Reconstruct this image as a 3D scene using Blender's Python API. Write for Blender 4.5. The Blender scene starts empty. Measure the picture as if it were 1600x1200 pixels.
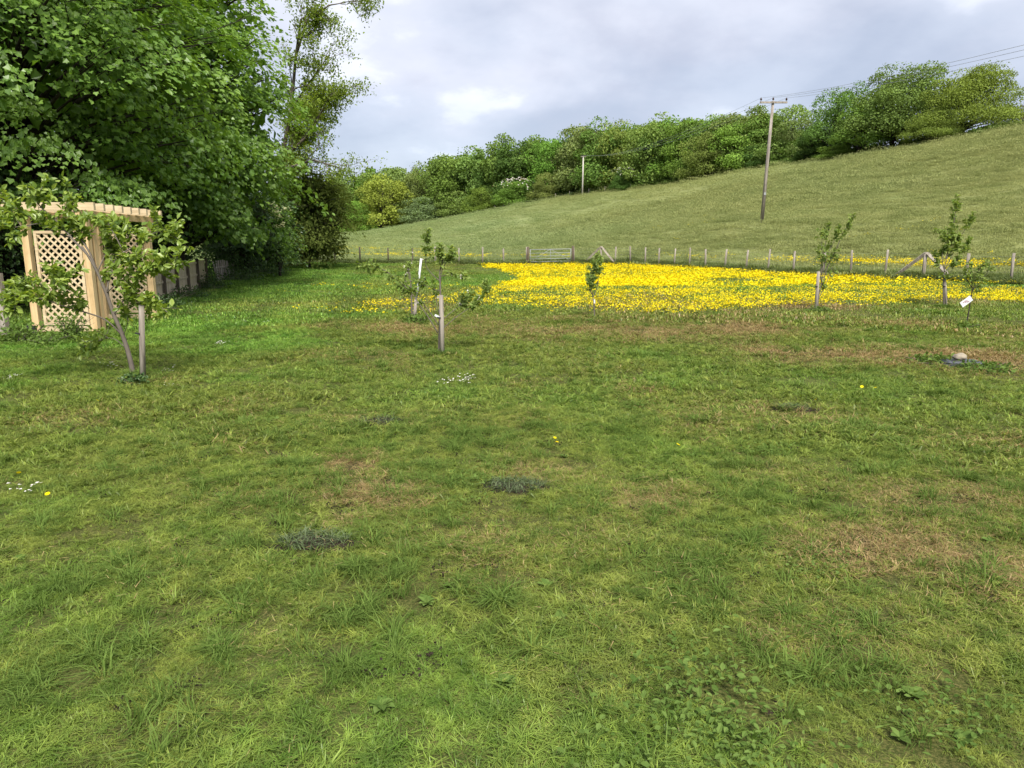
import bpy, math, random
import numpy as np
from mathutils import Vector, Matrix

R = math.radians
rng = np.random.default_rng(11)
random.seed(11)
S = bpy.context.scene
COL = S.collection

# ------------------------------------------------------------------ camera, sky, sun, exposure
F, EYE, PITCH = 1110.0, 1.7, R(10.7)
cam_d = bpy.data.cameras.new('camera')
cam_d.sensor_width = 36
cam_d.lens = 36 * F / 1600
cam_d.clip_start = 0.05
cam_d.clip_end = 6000
cam = bpy.data.objects.new('camera', cam_d)
cam.location = (0, 0, EYE)
cam.rotation_euler = (R(90) - PITCH, 0, 0)
COL.objects.link(cam)
S.camera = cam

SUN_EL, SUN_AZ = R(52), R(168)
sun_dir = Vector((math.sin(SUN_AZ) * math.cos(SUN_EL), math.cos(SUN_AZ) * math.cos(SUN_EL), math.sin(SUN_EL)))
sd = bpy.data.lights.new('sun', 'SUN')
sd.energy = 4.0
sd.angle = R(20)
sd.color = (1.0, 0.95, 0.86)
sun = bpy.data.objects.new('sun', sd)
sun.rotation_euler = (-sun_dir).to_track_quat('-Z', 'Y').to_euler()
sun.location = (0, 0, 60)
COL.objects.link(sun)

W = bpy.data.worlds.new('World')
S.world = W
W.use_nodes = True
wt = W.node_tree
wt.nodes.clear()


def N(t, kind, **kw):
    n = t.nodes.new(kind)
    for k, v in kw.items():
        setattr(n, k, v)
    return n


def link(t, a, b):
    t.links.new(a, b)


def math_node(t, op, a, b=None, c=None, clamp=False):
    n = N(t, 'ShaderNodeMath', operation=op, use_clamp=clamp)
    for i, x in enumerate((a, b, c)):
        if x is None:
            continue
        if isinstance(x, (int, float)):
            n.inputs[i].default_value = x
        else:
            link(t, x, n.inputs[i])
    return n.outputs[0]


def smooth(t, x, lo, hi, a=0.0, b=1.0):
    n = N(t, 'ShaderNodeMapRange', interpolation_type='SMOOTHSTEP')
    link(t, x, n.inputs[0])
    n.inputs[1].default_value = lo
    n.inputs[2].default_value = hi
    n.inputs[3].default_value = a
    n.inputs[4].default_value = b
    return n.outputs[0]


def mixc(t, f, a, b, blend='MIX'):
    n = N(t, 'ShaderNodeMix', data_type='RGBA', blend_type=blend)
    for s, x in ((n.inputs[0], f), (n.inputs[6], a), (n.inputs[7], b)):
        if isinstance(x, (int, float)):
            s.default_value = x
        elif isinstance(x, tuple):
            s.default_value = (*x[:3], 1)
        else:
            link(t, x, s)
    return n.outputs[2]


def noise(t, vec, scale, detail=3, rough=0.55, dist=0.0):
    n = N(t, 'ShaderNodeTexNoise')
    link(t, vec, n.inputs['Vector'])
    n.inputs['Scale'].default_value = scale
    n.inputs['Detail'].default_value = detail
    n.inputs['Roughness'].default_value = rough
    n.inputs['Distortion'].default_value = dist
    return n.outputs[0]


# sky: Nishita blue seen through and between broken cloud
sky = N(wt, 'ShaderNodeTexSky', sky_type='NISHITA', sun_disc=False)
sky.sun_elevation = SUN_EL
sky.sun_rotation = SUN_AZ
sky.air_density = 1.0
sky.dust_density = 1.0
skyc = N(wt, 'ShaderNodeVectorMath', operation='SCALE')
link(wt, sky.outputs[0], skyc.inputs[0])
skyc.inputs['Scale'].default_value = 0.07
tc = N(wt, 'ShaderNodeTexCoord')
sep = N(wt, 'ShaderNodeSeparateXYZ')
link(wt, tc.outputs['Generated'], sep.inputs[0])
den = math_node(wt, 'ADD', math_node(wt, 'MAXIMUM', sep.outputs[2], 0.0), 0.30)
comb = N(wt, 'ShaderNodeCombineXYZ')
link(wt, math_node(wt, 'DIVIDE', sep.outputs[0], den), comb.inputs[0])
link(wt, math_node(wt, 'DIVIDE', sep.outputs[1], den), comb.inputs[1])
comb.inputs[2].default_value = 3.7
c1 = noise(wt, comb.outputs[0], 0.9, 6, 0.55, 0.1)
mp = N(wt, 'ShaderNodeMapping')
mp.inputs['Location'].default_value = (5.3, 2.1, 0)
link(wt, comb.outputs[0], mp.inputs[0])
c2 = noise(wt, mp.outputs[0], 1.8, 7, 0.52, 0.1)
cover = smooth(wt, c1, 0.40, 0.62, 0.66, 1.0)
lum = smooth(wt, c2, 0.38, 0.62)
cloud = mixc(wt, lum, (0.350, 0.376, 0.462), (0.475, 0.50, 0.58))
hot = smooth(wt, c2, 0.595, 0.67)
cloud = mixc(wt, hot, cloud, (0.60, 0.62, 0.69))
skymix = mixc(wt, cover, skyc.outputs[0], cloud)
bg = N(wt, 'ShaderNodeBackground')
link(wt, skymix, bg.inputs[0])
bg.inputs[1].default_value = 1.0
wo = N(wt, 'ShaderNodeOutputWorld')
link(wt, bg.outputs[0], wo.inputs[0])

S.view_settings.view_transform = 'Standard'
S.view_settings.look = 'None'
S.view_settings.gamma = 1
S.view_settings.use_curve_mapping = False
S.view_settings.exposure = 0.85
S.cycles.max_bounces = 4
S.cycles.diffuse_bounces = 2
S.cycles.glossy_bounces = 2
S.cycles.transmission_bounces = 3
S.cycles.transparent_max_bounces = 4
S.cycles.use_denoising = True
S.cycles.use_adaptive_sampling = True
S.cycles.adaptive_threshold = 0.02
S.cycles.caustics_reflective = False
S.cycles.caustics_refractive = False

# ------------------------------------------------------------------ pixel <-> place helpers (photo pixels, 1600 x 1200)
CP, SP = math.cos(PITCH), math.sin(PITCH)


def ray(u, v):
    cx, cy = (u - 800) / F, (600 - v) / F
    return cx, CP + cy * SP, -SP + cy * CP


def at(u, v, Y):
    dx, dy, dz = ray(u, v)
    t = Y / dy
    return Vector((dx * t, Y, EYE + dz * t))


def project(P):
    P = np.asarray(P, float)
    y, z = P[:, 1], P[:, 2] - EYE
    d = y * CP - z * SP
    up = y * SP + z * CP
    return 800 + F * P[:, 0] / d, 600 - F * up / d


# ------------------------------------------------------------------ terrain
FENCE_L = [(455, 408.5, 64), (487, 409.5, 61), (523, 411, 58.5), (563, 411, 57), (607, 411.5, 56), (645, 412, 55.5),
           (680, 412, 55), (717, 412.5, 54.8), (754, 413, 54.5), (787, 413, 54), (823, 413.5, 53.5)]
FENCE_R = [(897, 412, 53.5), (939, 413.5, 53), (961, 412.5, 52.5), (985, 413, 52), (1008, 414, 51), (1029, 415, 50), (1053, 416.5, 48.6), (1077, 418, 47),
           (1102, 419.5, 45.5), (1132, 421.5, 44), (1165, 423.5, 42), (1199, 426, 40.2), (1239, 428.5, 38.2), (1286, 431, 36.2),
           (1329, 432.5, 34.6), (1382, 434, 33), (1442, 436.5, 31.8), (1508, 439.5, 30.6), (1579, 442.5, 29.6), (1660, 446, 28.6), (1760, 450, 27.6)]
EDGE = [(300, 400, 262), (430, 393, 258), (490, 384, 255), (540, 374, 250), (620, 358, 240), (700, 343, 225), (800, 323, 200),
        (910, 303, 175), (1040, 289, 150), (1190, 262, 130), (1300, 247, 115), (1450, 224, 100), (1600, 198, 90), (1800, 160, 78)]
ctrl = []
for u, v, Y in FENCE_L[::2] + FENCE_R[::2] + EDGE:
    p = at(u, v, Y)
    ctrl.append((p.x, p.y, p.z))
pole_base = at(1190, 347, 58)
ctrl += [tuple(pole_base)]
for u, v, Y in [(1450, 330, 55), (1580, 360, 42), (1400, 290, 72), (900, 360, 100), (700, 385, 100), (560, 396, 95), (760, 371, 120), (1040, 340, 85)]:
    p = at(u, v, Y)
    ctrl.append((p.x, p.y, p.z))
ctrl += [(0, 0, 0), (0, 4, 0), (-6, 8, 0), (6, 8, 0), (0, 12, 0.02), (-8, 15, 0), (10, 14, .05), (-10, 25, .06), (2, 28, .18), (14, 22, .15),
         (-15, 10, -.05), (-30, 20, .1), (-30, 45, .45), (-60, 60, .9), (-60, 10, 0), (-60, 150, 2), (-110, 250, 4), (0, -20, 0), (30, -20, .6), (-40, -40, 0),
         (40, -60, 1), (0, -120, 0), (24, 8, .5), (50, 10, 4), (60, -10, 5.5), (100, 40, 17), (120, 0, 16),
         (-60, 330, 16), (0, 310, 23), (45, 250, 24), (90, 180, 19), (130, 130, 15), (160, 60, 13), (120, 300, 16), (-160, 300, 8), (0, 420, 24), (-120, -120, 0), (150, -120, 6)]
ctrl = np.array(ctrl)


def tps_k(r2):
    return 0.5 * r2 * np.log(r2 + 1e-9)


_d2 = ((ctrl[:, None, :2] - ctrl[None, :, :2]) ** 2).sum(-1)
_n = len(ctrl)
_A = np.zeros((_n + 3, _n + 3))
_A[:_n, :_n] = tps_k(_d2) + np.eye(_n) * 4.0
_P = np.c_[np.ones(_n), ctrl[:, :2]]
_A[:_n, _n:] = _P
_A[_n:, :_n] = _P.T
_w = np.linalg.solve(_A, np.r_[ctrl[:, 2], 0, 0, 0])


def H(x, y):
    x = np.atleast_1d(np.asarray(x, float))
    y = np.atleast_1d(np.asarray(y, float))
    out = np.empty(len(x))
    rr = np.hypot(x, y)
    sc = np.minimum(1, 430 / np.maximum(rr, 1e-6))
    xx, yy = x * sc, y * sc
    for i in range(0, len(x), 40000):
        a, b = xx[i:i + 40000], yy[i:i + 40000]
        d2 = (a[:, None] - ctrl[None, :, 0]) ** 2 + (b[:, None] - ctrl[None, :, 1]) ** 2
        out[i:i + 40000] = tps_k(d2) @ _w[:_n] + _w[_n] + _w[_n + 1] * a + _w[_n + 2] * b
    return out


def h(x, y):
    return float(H([x], [y])[0])


def on_ground(u, v):
    """where the ray through a photo pixel meets the terrain"""
    d = np.array(ray(u, v))
    t = np.linspace(1, 120, 2400)
    z = EYE + d[2] * t - H(d[0] * t, d[1] * t)
    i = int(np.argmax(z < 0)) or len(t) - 1
    f = z[i - 1] / (z[i - 1] - z[i])
    tt = t[i - 1] + f * (t[i] - t[i - 1])
    x, y = d[0] * tt, d[1] * tt
    return Vector((x, y, h(x, y)))


# ------------------------------------------------------------------ mesh helpers
class MB:
    """collects blocks of vertices and equal-sided faces into one mesh"""

    def __init__(self):
        self.v, self.f, self.a, self.n = [], [], [], 0

    def add(self, v, f, val=0.5):
        v = np.asarray(v, float).reshape(-1, 3)
        f = np.asarray(f, int)
        self.v.append(v)
        self.f.append(f + self.n)
        self.a.append(np.full(len(v), val) if np.isscalar(val) else np.asarray(val, float))
        self.n += len(v)
        return self

    def box(self, c, s, M=None, val=0.5):
        c, s = np.array(c, float), np.array(s, float) / 2
        q = np.array([(x, y, z) for x in (-1, 1) for y in (-1, 1) for z in (-1, 1)], float) * s + c
        if M is not None:
            q = q @ np.array(M.to_3x3()).T + np.array(M.translation)
        return self.add(q, [(0, 1, 3, 2), (4, 6, 7, 5), (0, 4, 5, 1), (2, 3, 7, 6), (0, 2, 6, 4), (1, 5, 7, 3)], val)

    def tube(self, pts, rad, sides=6, val=0.5, cap=True):
        pts = np.asarray(pts, float)
        n = len(pts)
        rad = np.full(n, rad) if np.isscalar(rad) else np.asarray(rad, float)
        tan = np.gradient(pts, axis=0)
        tan /= np.linalg.norm(tan, axis=1)[:, None] + 1e-9
        ref = np.array((1.0, 0.13, 0.07)) if abs(tan[0][2]) > 0.7 else np.array((0.05, 0.07, 1.0))
        a = np.cross(tan, ref)
        a /= np.linalg.norm(a, axis=1)[:, None] + 1e-9
        b = np.cross(tan, a)
        th = np.arange(sides) * 2 * math.pi / sides
        v = pts[:, None] + rad[:, None, None] * (np.cos(th)[None, :, None] * a[:, None] + np.sin(th)[None, :, None] * b[:, None])
        v = v.reshape(-1, 3)
        i = np.arange(n - 1)[:, None] * sides
        j = np.arange(sides)[None]
        k = (j + 1) % sides
        f = np.stack([i + j, i + k, i + sides + k, i + sides + j], -1).reshape(-1, 4)
        self.add(v, f, val)
        if cap:
            base = self.n - len(v)
            self.f.append(np.array([list(range(base + (n - 1) * sides, base + n * sides))]))
            self.f.append(np.array([list(range(base + sides - 1, base - 1, -1))]))
        return self

    def mesh(self, name, mat=None, smooth=False):
        me = bpy.data.meshes.new(name)
        V = np.concatenate(self.v)
        loops = np.concatenate([f.ravel() for f in self.f])
        tot = np.concatenate([np.full(len(f), f.shape[1]) for f in self.f])
        start = np.r_[0, np.cumsum(tot)[:-1]]
        me.vertices.add(len(V))
        me.vertices.foreach_set('co', V.ravel().astype(np.float32))
        me.loops.add(len(loops))
        me.loops.foreach_set('vertex_index', loops.astype(np.int32))
        me.polygons.add(len(tot))
        me.polygons.foreach_set('loop_start', start.astype(np.int32))
        me.polygons.foreach_set('loop_total', tot.astype(np.int32))
        me.polygons.foreach_set('use_smooth', np.full(len(tot), bool(smooth)))
        at_ = me.attributes.new('v', 'FLOAT', 'POINT')
        at_.data.foreach_set('value', np.concatenate(self.a).astype(np.float32))
        me.update(calc_edges=True)
        if mat:
            me.materials.append(mat)
        return me

    def build(self, name, mat, parent=None, smooth=False):
        return link_mesh(name, self.mesh(name, mat, smooth), parent)


def link_mesh(name, me, parent=None, loc=None):
    o = bpy.data.objects.new(name, me)
    COL.objects.link(o)
    if parent:
        o.parent = parent
    if loc is not None:
        o.location = loc
    return o


def tag(o, label, cat, group=None, kind=None):
    if label:
        o['label'] = label
    if cat:
        o['category'] = cat
    if group:
        o['group'] = group
    if kind:
        o['kind'] = kind
    return o


def thing(name, loc, label, cat, group=None, rz=0):
    o = bpy.data.objects.new(name, None)
    o.empty_display_size = 0.2
    COL.objects.link(o)
    o.location = loc
    o.rotation_euler.z = rz
    return tag(o, label, cat, group)


def unit(a):
    return a / (np.linalg.norm(a, axis=-1, keepdims=True) + 1e-9)


LEAF = (np.array([(0, 0, 0), (.30, .38, .07), (.2, .75, .03), (0, 1, -.10), (-.2, .75, .03), (-.30, .38, .07)], float),
        [np.array([(0, 1, 2, 3), (0, 3, 4, 5)])])
MAPLE = (np.array([(0, 0, 0), (.44, -.06, .02), (.45, .22, .05), (.58, .52, .0), (.36, .62, .05), (0, 1, -.16),
                   (-.36, .62, .05), (-.58, .52, .0), (-.45, .22, .05), (-.44, -.06, .02)], float),
         [np.array([(0, 1, 2, 3, 4, 5), (0, 5, 6, 7, 8, 9)])])
CLUMP = (np.array([(-.5, 0, .05), (.1, -.42, -.08), (.55, .1, .06), (0, .5, -.05)], float), [np.array([(0, 1, 2, 3)])])


def leaves(mb, C_, D, Nn, size, tmpl, val):
    """one leaf for each centre: D points from stalk to tip, Nn is the upper side"""
    C_ = np.asarray(C_, float)
    D = unit(np.asarray(D, float))
    X = unit(np.cross(D, Nn))
    Z = np.cross(X, D)
    T, fs = tmpl
    s = (np.full(len(C_), size) if np.isscalar(size) else size)[:, None, None]
    v = C_[:, None] + s * (T[None, :, :1] * X[:, None] + T[None, :, 1:2] * D[:, None] + T[None, :, 2:] * Z[:, None])
    nv = len(T)
    off = np.arange(len(C_))[:, None, None] * nv
    val = np.repeat(val if not np.isscalar(val) else np.full(len(C_), val), nv)
    base = mb.n
    mb.v.append(v.reshape(-1, 3))
    mb.a.append(val)
    for f in fs:
        mb.f.append((off + f[None] + base).reshape(-1, f.shape[1]))
    mb.n += len(C_) * nv


def rand_dir(n):
    return unit(rng.normal(size=(n, 3)))


# ------------------------------------------------------------------ materials
def new_mat(name):
    m = bpy.data.materials.new(name)
    m.use_nodes = True
    t = m.node_tree
    t.nodes.clear()
    return m, t


def finish(t, shader):
    o = N(t, 'ShaderNodeOutputMaterial')
    link(t, shader, o.inputs[0])


def principled(t, col, rough=0.7, spec=0.3, bump=None, bstr=0.3):
    p = N(t, 'ShaderNodeBsdfPrincipled')
    if isinstance(col, tuple):
        p.inputs['Base Color'].default_value = (*col, 1)
    else:
        link(t, col, p.inputs['Base Color'])
    if isinstance(rough, (int, float)):
        p.inputs['Roughness'].default_value = rough
    else:
        link(t, rough, p.inputs['Roughness'])
    p.inputs['Specular IOR Level'].default_value = spec
    if bump is not None:
        b = N(t, 'ShaderNodeBump')
        b.inputs['Strength'].default_value = bstr
        b.inputs['Distance'].default_value = 0.02
        link(t, bump, b.inputs['Height'])
        link(t, b.outputs[0], p.inputs['Normal'])
    return p.outputs[0]


def attr_v(t):
    a = N(t, 'ShaderNodeAttribute', attribute_name='v')
    return a.outputs['Fac']


def mat_leaf(name, dark, light, trans=0.35, obj_color=False, rough=0.5, spec=0.2):
    m, t = new_mat(name)
    v = attr_v(t)
    col = mixc(t, v, dark, light)
    if obj_color:
        oi = N(t, 'ShaderNodeObjectInfo')
        col = mixc(t, 1.0, oi.outputs['Color'], mixc(t, v, (1.15, 1.2, 1.1), (2.4, 2.45, 2.25)), 'MULTIPLY')
    p = N(t, 'ShaderNodeBsdfDiffuse')
    link(t, col, p.inputs[0])
    tr = N(t, 'ShaderNodeBsdfTranslucent')
    tcol = mixc(t, 1.0, col, (1.3, 1.25, 0.5), 'MULTIPLY')
    link(t, tcol, tr.inputs[0])
    mx = N(t, 'ShaderNodeMixShader')
    mx.inputs[0].default_value = trans
    link(t, p.outputs[0], mx.inputs[1])
    link(t, tr.outputs[0], mx.inputs[2])
    sh = mx.outputs[0]
    if spec > 0.3:
        gl = N(t, 'ShaderNodeBsdfGlossy')
        gl.inputs['Roughness'].default_value = rough
        gl.inputs['Color'].default_value = (1, 1, 1, 1)
        m2 = N(t, 'ShaderNodeMixShader')
        m2.inputs[0].default_value = 0.025
        link(t, sh, m2.inputs[1])
        link(t, gl.outputs[0], m2.inputs[2])
        sh = m2.outputs[0]
    finish(t, sh)
    return m


def mat_wood(name, a, b, scale=1.0, rough=0.75, axis=2):
    m, t = new_mat(name)
    tc_ = N(t, 'ShaderNodeTexCoord')
    oi = N(t, 'ShaderNodeObjectInfo')
    mp_ = N(t, 'ShaderNodeMapping')
    sc = [14 * scale] * 3
    sc[axis] = 0.9 * scale
    mp_.inputs['Scale'].default_value = sc
    addv = N(t, 'ShaderNodeVectorMath', operation='ADD')
    link(t, tc_.outputs['Object'], addv.inputs[0])
    sclv = N(t, 'ShaderNodeVectorMath', operation='SCALE')
    link(t, oi.outputs['Location'], sclv.inputs[0])
    sclv.inputs['Scale'].default_value = 3.1
    link(t, sclv.outputs[0], addv.inputs[1])
    link(t, addv.outputs[0], mp_.inputs[0])
    n1 = noise(t, mp_.outputs[0], 1.0, 5, 0.6, 0.6)
    n2 = noise(t, tc_.outputs['Object'], 3.0, 3)
    col = mixc(t, smooth(t, n1, 0.3, 0.7), a, b)
    col = mixc(t, math_node(t, 'MULTIPLY', smooth(t, n2, 0.45, 0.75), 0.35), col, tuple(x * 0.55 for x in a))
    finish(t, principled(t, col, rough, 0.25, n1, 0.35))
    return m


def mat_plain(name, col, rough=0.6, spec=0.3, var=0.25, scale=8.0, metal=0.0):
    m, t = new_mat(name)
    tc_ = N(t, 'ShaderNodeTexCoord')
    n1 = noise(t, tc_.outputs['Object'], scale, 4)
    c = mixc(t, n1, tuple(x * (1 - var) for x in col), tuple(x * (1 + var) for x in col))
    p = principled(t, c, rough, spec, n1, 0.2)
    finish(t, p)
    if metal:
        [n for n in t.nodes if n.type == 'BSDF_PRINCIPLED'][0].inputs['Metallic'].default_value = metal
    return m


# dry or bare patches of the lawn: photo pixel, radius in metres, strength
DRY = [(548, 726, .28, 2.0), (505, 746, .16, 1.6), (575, 770, .4, .6), (1000, 780, .45, .5), (1290, 860, .4, .4), (1350, 830, .3, .4), (1500, 880, .5, .35),
       (1590, 900, .4, .4), (880, 590, .9, .4), (1010, 606, .2, 1.8), (1100, 655, .9, .4), (1280, 640, 1.2, .4), (1500, 690, .9, .5), (1580, 690, .5, .6),
       (1400, 560, 1.4, .45), (1560, 560, 1.6, .5), (1200, 520, 1.8, .45), (1000, 525, 1.6, .4), (830, 520, 1.5, .45), (560, 600, 1.2, .3), (480, 560, 1.3, .35),
       (620, 525, 1.6, .45), (556, 818, .07, 1.8), (310, 890, .3, .4), (130, 835, .35, .4), (590, 770, .5, .35), (80, 610, .7, .5), (300, 620, .8, .3), (710, 655, .5, .25),
       (1250, 1000, .25, .3), (500, 980, .3, .35), (880, 1100, .25, .3), (820, 655, .6, .4)]


def value_noise(x, y, scale, octaves=3, seed=0):
    """smooth noise about 0..1 as a function of place"""
    out, amp, tot = 0, 1.0, 0
    for o in range(octaves):
        tab = np.random.default_rng(seed * 17 + o).uniform(0, 1, (64, 64))
        fx, fy = x * scale * 2 ** o + 11.3 * o, y * scale * 2 ** o + 5.7 * o
        ix, iy = np.floor(fx).astype(int), np.floor(fy).astype(int)
        dx, dy = fx - ix, fy - iy
        dx, dy = dx * dx * (3 - 2 * dx), dy * dy * (3 - 2 * dy)
        g = lambda i, j: tab[(ix + i) % 64, (iy + j) % 64]
        out = out + amp * ((g(0, 0) * (1 - dx) + g(1, 0) * dx) * (1 - dy) + (g(0, 1) * (1 - dx) + g(1, 1) * dx) * dy)
        tot += amp
        amp *= 0.55
    return out / tot


def sstep(x, lo, hi):
    q = np.clip((x - lo) / (hi - lo), 0, 1)
    return q * q * (3 - 2 * q)


DRY_AT = [(*on_ground(u, v)[:2], r, k) for u, v, r, k in DRY]


def lawn_masks(x, y):
    """how dry and how lush the lawn is at a place, and the mower's stripes"""
    a = value_noise(x, y, 0.45, 4, 1)
    b = value_noise(x, y, 1.7, 3, 2)
    d = value_noise(x, y, 0.13, 2, 3)
    side = -0.16 + 0.20 * sstep(x + 0.22 * y, -4.5, 3.5)
    far = -0.13 * sstep(y, 20, 27)
    s = a * 0.62 + b * 0.40 + side + far
    for qx, qy, r, k in DRY_AT:
        w = np.hypot(x - qx, y - qy) + (b - 0.5) * r * 1.4
        s = s + 0.30 * k * (1 - sstep(w, r * 0.1, r * 1.25))
    dry = sstep(s, 0.49, 0.87)
    lush = (1 - sstep(s + 0.1 * d, 0.30, 0.58)) * (0.62 + 0.38 * sstep(y, 7, 14))
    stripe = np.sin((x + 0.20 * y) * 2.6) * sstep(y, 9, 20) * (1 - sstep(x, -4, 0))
    return dry, lush, 0.5 + 0.5 * stripe


def use_lawn(t, inst):
    ty = 'INSTANCER' if inst else 'GEOMETRY'

    def at_(nm):
        n = N(t, 'ShaderNodeAttribute', attribute_name=nm, attribute_type=ty)
        return n.outputs['Fac']
    geo = N(t, 'ShaderNodeNewGeometry')
    c = smooth(t, noise(t, geo.outputs['Position'], 6.0, 2, 0.6), 0.3, 0.7)
    green = mixc(t, c, (0.096, 0.148, 0.028), (0.204, 0.256, 0.056))
    lush = mixc(t, c, (0.076, 0.180, 0.025), (0.162, 0.300, 0.050))
    col = mixc(t, at_('lush'), green, lush)
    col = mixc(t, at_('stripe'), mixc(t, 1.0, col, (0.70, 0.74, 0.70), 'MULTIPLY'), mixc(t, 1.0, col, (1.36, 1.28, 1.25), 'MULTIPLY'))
    return col, at_('dry')


def mat_lawn_soil():
    m, t = new_mat('lawn_soil')
    gr, dry = use_lawn(t, False)
    geo = N(t, 'ShaderNodeNewGeometry')
    n1 = noise(t, geo.outputs['Position'], 75, 4, 0.75)
    thatch = mixc(t, smooth(t, n1, 0.40, 0.66), (0.018, 0.016, 0.009), (0.135, 0.105, 0.046))
    col = mixc(t, math_node(t, 'ADD', 0.72, math_node(t, 'MULTIPLY', dry, 0.25), clamp=True), gr, thatch)
    finish(t, principled(t, col, 0.95, 0.05, n1, 0.8))
    return m


def mat_lawn_blade(name, bright=1.0):
    m, t = new_mat(name)
    gr, dry = use_lawn(t, True)
    v = attr_v(t)
    col = mixc(t, 1.0, gr, mixc(t, v, (0.58 * bright, 0.62 * bright, 0.64 * bright), (1.75 * bright, 1.62 * bright, 1.5 * bright)), 'MULTIPLY')
    straw = mixc(t, v, (0.16, 0.11, 0.046), (0.52, 0.38, 0.185))
    vv = math_node(t, 'FRACT', math_node(t, 'MULTIPLY', v, 7.31))
    f = smooth(t, math_node(t, 'ADD', vv, math_node(t, 'MULTIPLY', dry, 0.95)), 0.93, 1.08)
    col = mixc(t, f, col, straw)
    p = N(t, 'ShaderNodeBsdfDiffuse')
    link(t, col, p.inputs[0])
    tr = N(t, 'ShaderNodeBsdfTranslucent')
    link(t, mixc(t, 1.0, col, (1.2, 1.2, 0.6), 'MULTIPLY'), tr.inputs[0])
    mx = N(t, 'ShaderNodeMixShader')
    mx.inputs[0].default_value = 0.28
    link(t, p.outputs[0], mx.inputs[1])
    link(t, tr.outputs[0], mx.inputs[2])
    gl = N(t, 'ShaderNodeBsdfGlossy')
    gl.inputs['Roughness'].default_value = 0.42
    m2 = N(t, 'ShaderNodeMixShader')
    m2.inputs[0].default_value = 0.018
    link(t, mx.outputs[0], m2.inputs[1])
    link(t, gl.outputs[0], m2.inputs[2])
    finish(t, m2.outputs[0])
    return m


def field_cols(t):
    geo = N(t, 'ShaderNodeNewGeometry')
    pos = geo.outputs['Position']
    mp_ = N(t, 'ShaderNodeMapping')
    mp_.inputs['Scale'].default_value = (1, 1, 2)
    link(t, pos, mp_.inputs[0])
    a = noise(t, mp_.outputs[0], 0.035, 2, 0.55)
    b = noise(t, mp_.outputs[0], 0.32, 3, 0.65)
    sp = N(t, 'ShaderNodeSeparateXYZ')
    link(t, pos, sp.inputs[0])
    low = smooth(t, sp.outputs[0], -12, 30, 1.0, 0.0)
    c1_ = mixc(t, smooth(t, b, 0.3, 0.7), (0.195, 0.222, 0.080), (0.265, 0.28, 0.112))
    c2_ = mixc(t, smooth(t, b, 0.3, 0.7), (0.168, 0.225, 0.086), (0.23, 0.28, 0.122))
    f = math_node(t, 'ADD', math_node(t, 'MULTIPLY', low, 0.75), math_node(t, 'MULTIPLY', math_node(t, 'SUBTRACT', a, 0.5), 1.2), clamp=True)
    return mixc(t, f, c1_, c2_), b, pos


def mat_field():
    m, t = new_mat('field_grass')
    col, b, pos = field_cols(t)
    n1 = noise(t, pos, 6, 5, 0.7)
    finish(t, principled(t, mixc(t, 0.5, col, mixc(t, n1, (0.10, 0.12, 0.042), (0.20, 0.21, 0.082))), 0.95, 0.05, n1, 1.0))
    return m


def mat_field_blade():
    m, t = new_mat('field_grass_blade')
    col, b, pos = field_cols(t)
    v = attr_v(t)
    col = mixc(t, 1.0, col, mixc(t, v, (1.2, 1.22, 1.18), (1.48, 1.44, 1.38)), 'MULTIPLY')
    p = principled(t, col, 0.7, 0.1)
    tr = N(t, 'ShaderNodeBsdfTranslucent')
    link(t, col, tr.inputs[0])
    mx = N(t, 'ShaderNodeMixShader')
    mx.inputs[0].default_value = 0.42
    link(t, p, mx.inputs[1])
    link(t, tr.outputs[0], mx.inputs[2])
    finish(t, mx.outputs[0])
    return m


M_SOIL = mat_lawn_soil()
M_BLADE = mat_lawn_blade('lawn_blade')
M_TUFT = mat_leaf('tuft_blade', (0.065, 0.115, 0.022), (0.16, 0.235, 0.055), 0.28)
M_ROUGH = mat_leaf('rough_grass_blade', (0.07, 0.11, 0.035), (0.21, 0.25, 0.10), 0.25)
M_FIELD = mat_field()
M_FIELDB = mat_field_blade()
M_FLOOR = mat_plain('woodland_floor', (0.045, 0.05, 0.02), 0.95, 0.05, 0.5, 0.6)
M_BARK = mat_wood('bark', (0.055, 0.045, 0.035), (0.16, 0.135, 0.105), 0.6, 0.9)
M_BARKD = mat_wood('dark_bark', (0.02, 0.017, 0.013), (0.06, 0.05, 0.04), 0.6, 0.9)
M_TWIG = mat_plain('twig_bark', (0.14, 0.12, 0.10), 0.85, 0.1, 0.4)
M_TWIGG = mat_plain('young_bark', (0.17, 0.15, 0.11), 0.8, 0.15, 0.4, 30)
M_NEWWOOD = mat_wood('fresh_timber', (0.48, 0.33, 0.16), (0.66, 0.485, 0.27), 1.0, 0.65)
M_PALEWOOD = mat_wood('pale_lattice_timber', (0.47, 0.36, 0.215), (0.63, 0.51, 0.33), 1.0, 0.7, 0)
M_OLDWOOD = mat_wood('weathered_timber', (0.17, 0.145, 0.12), (0.38, 0.34, 0.29), 1.0, 0.85)
M_BOARD = mat_wood('fence_board_timber', (0.33, 0.27, 0.185), (0.58, 0.49, 0.36), 1.0, 0.85)
M_DKPOST = mat_wood('dark_post_timber', (0.055, 0.042, 0.03), (0.15, 0.12, 0.09), 1.0, 0.85)
M_POLE = mat_wood('pole_timber', (0.17, 0.145, 0.125), (0.36, 0.32, 0.28), 0.5, 0.85)
M_PALEP = mat_wood('bleached_pole_timber', (0.38, 0.35, 0.31), (0.60, 0.57, 0.52), 0.5, 0.85)
M_WIRE = mat_plain('fence_wire', (0.30, 0.30, 0.30), 0.45, 0.5, 0.1, 8, 0.8)
M_CABLE = mat_plain('overhead_cable', (0.22, 0.23, 0.25), 0.5, 0.4)
M_INSUL = mat_plain('insulator_glaze', (0.05, 0.03, 0.025), 0.25, 0.5)
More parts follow.
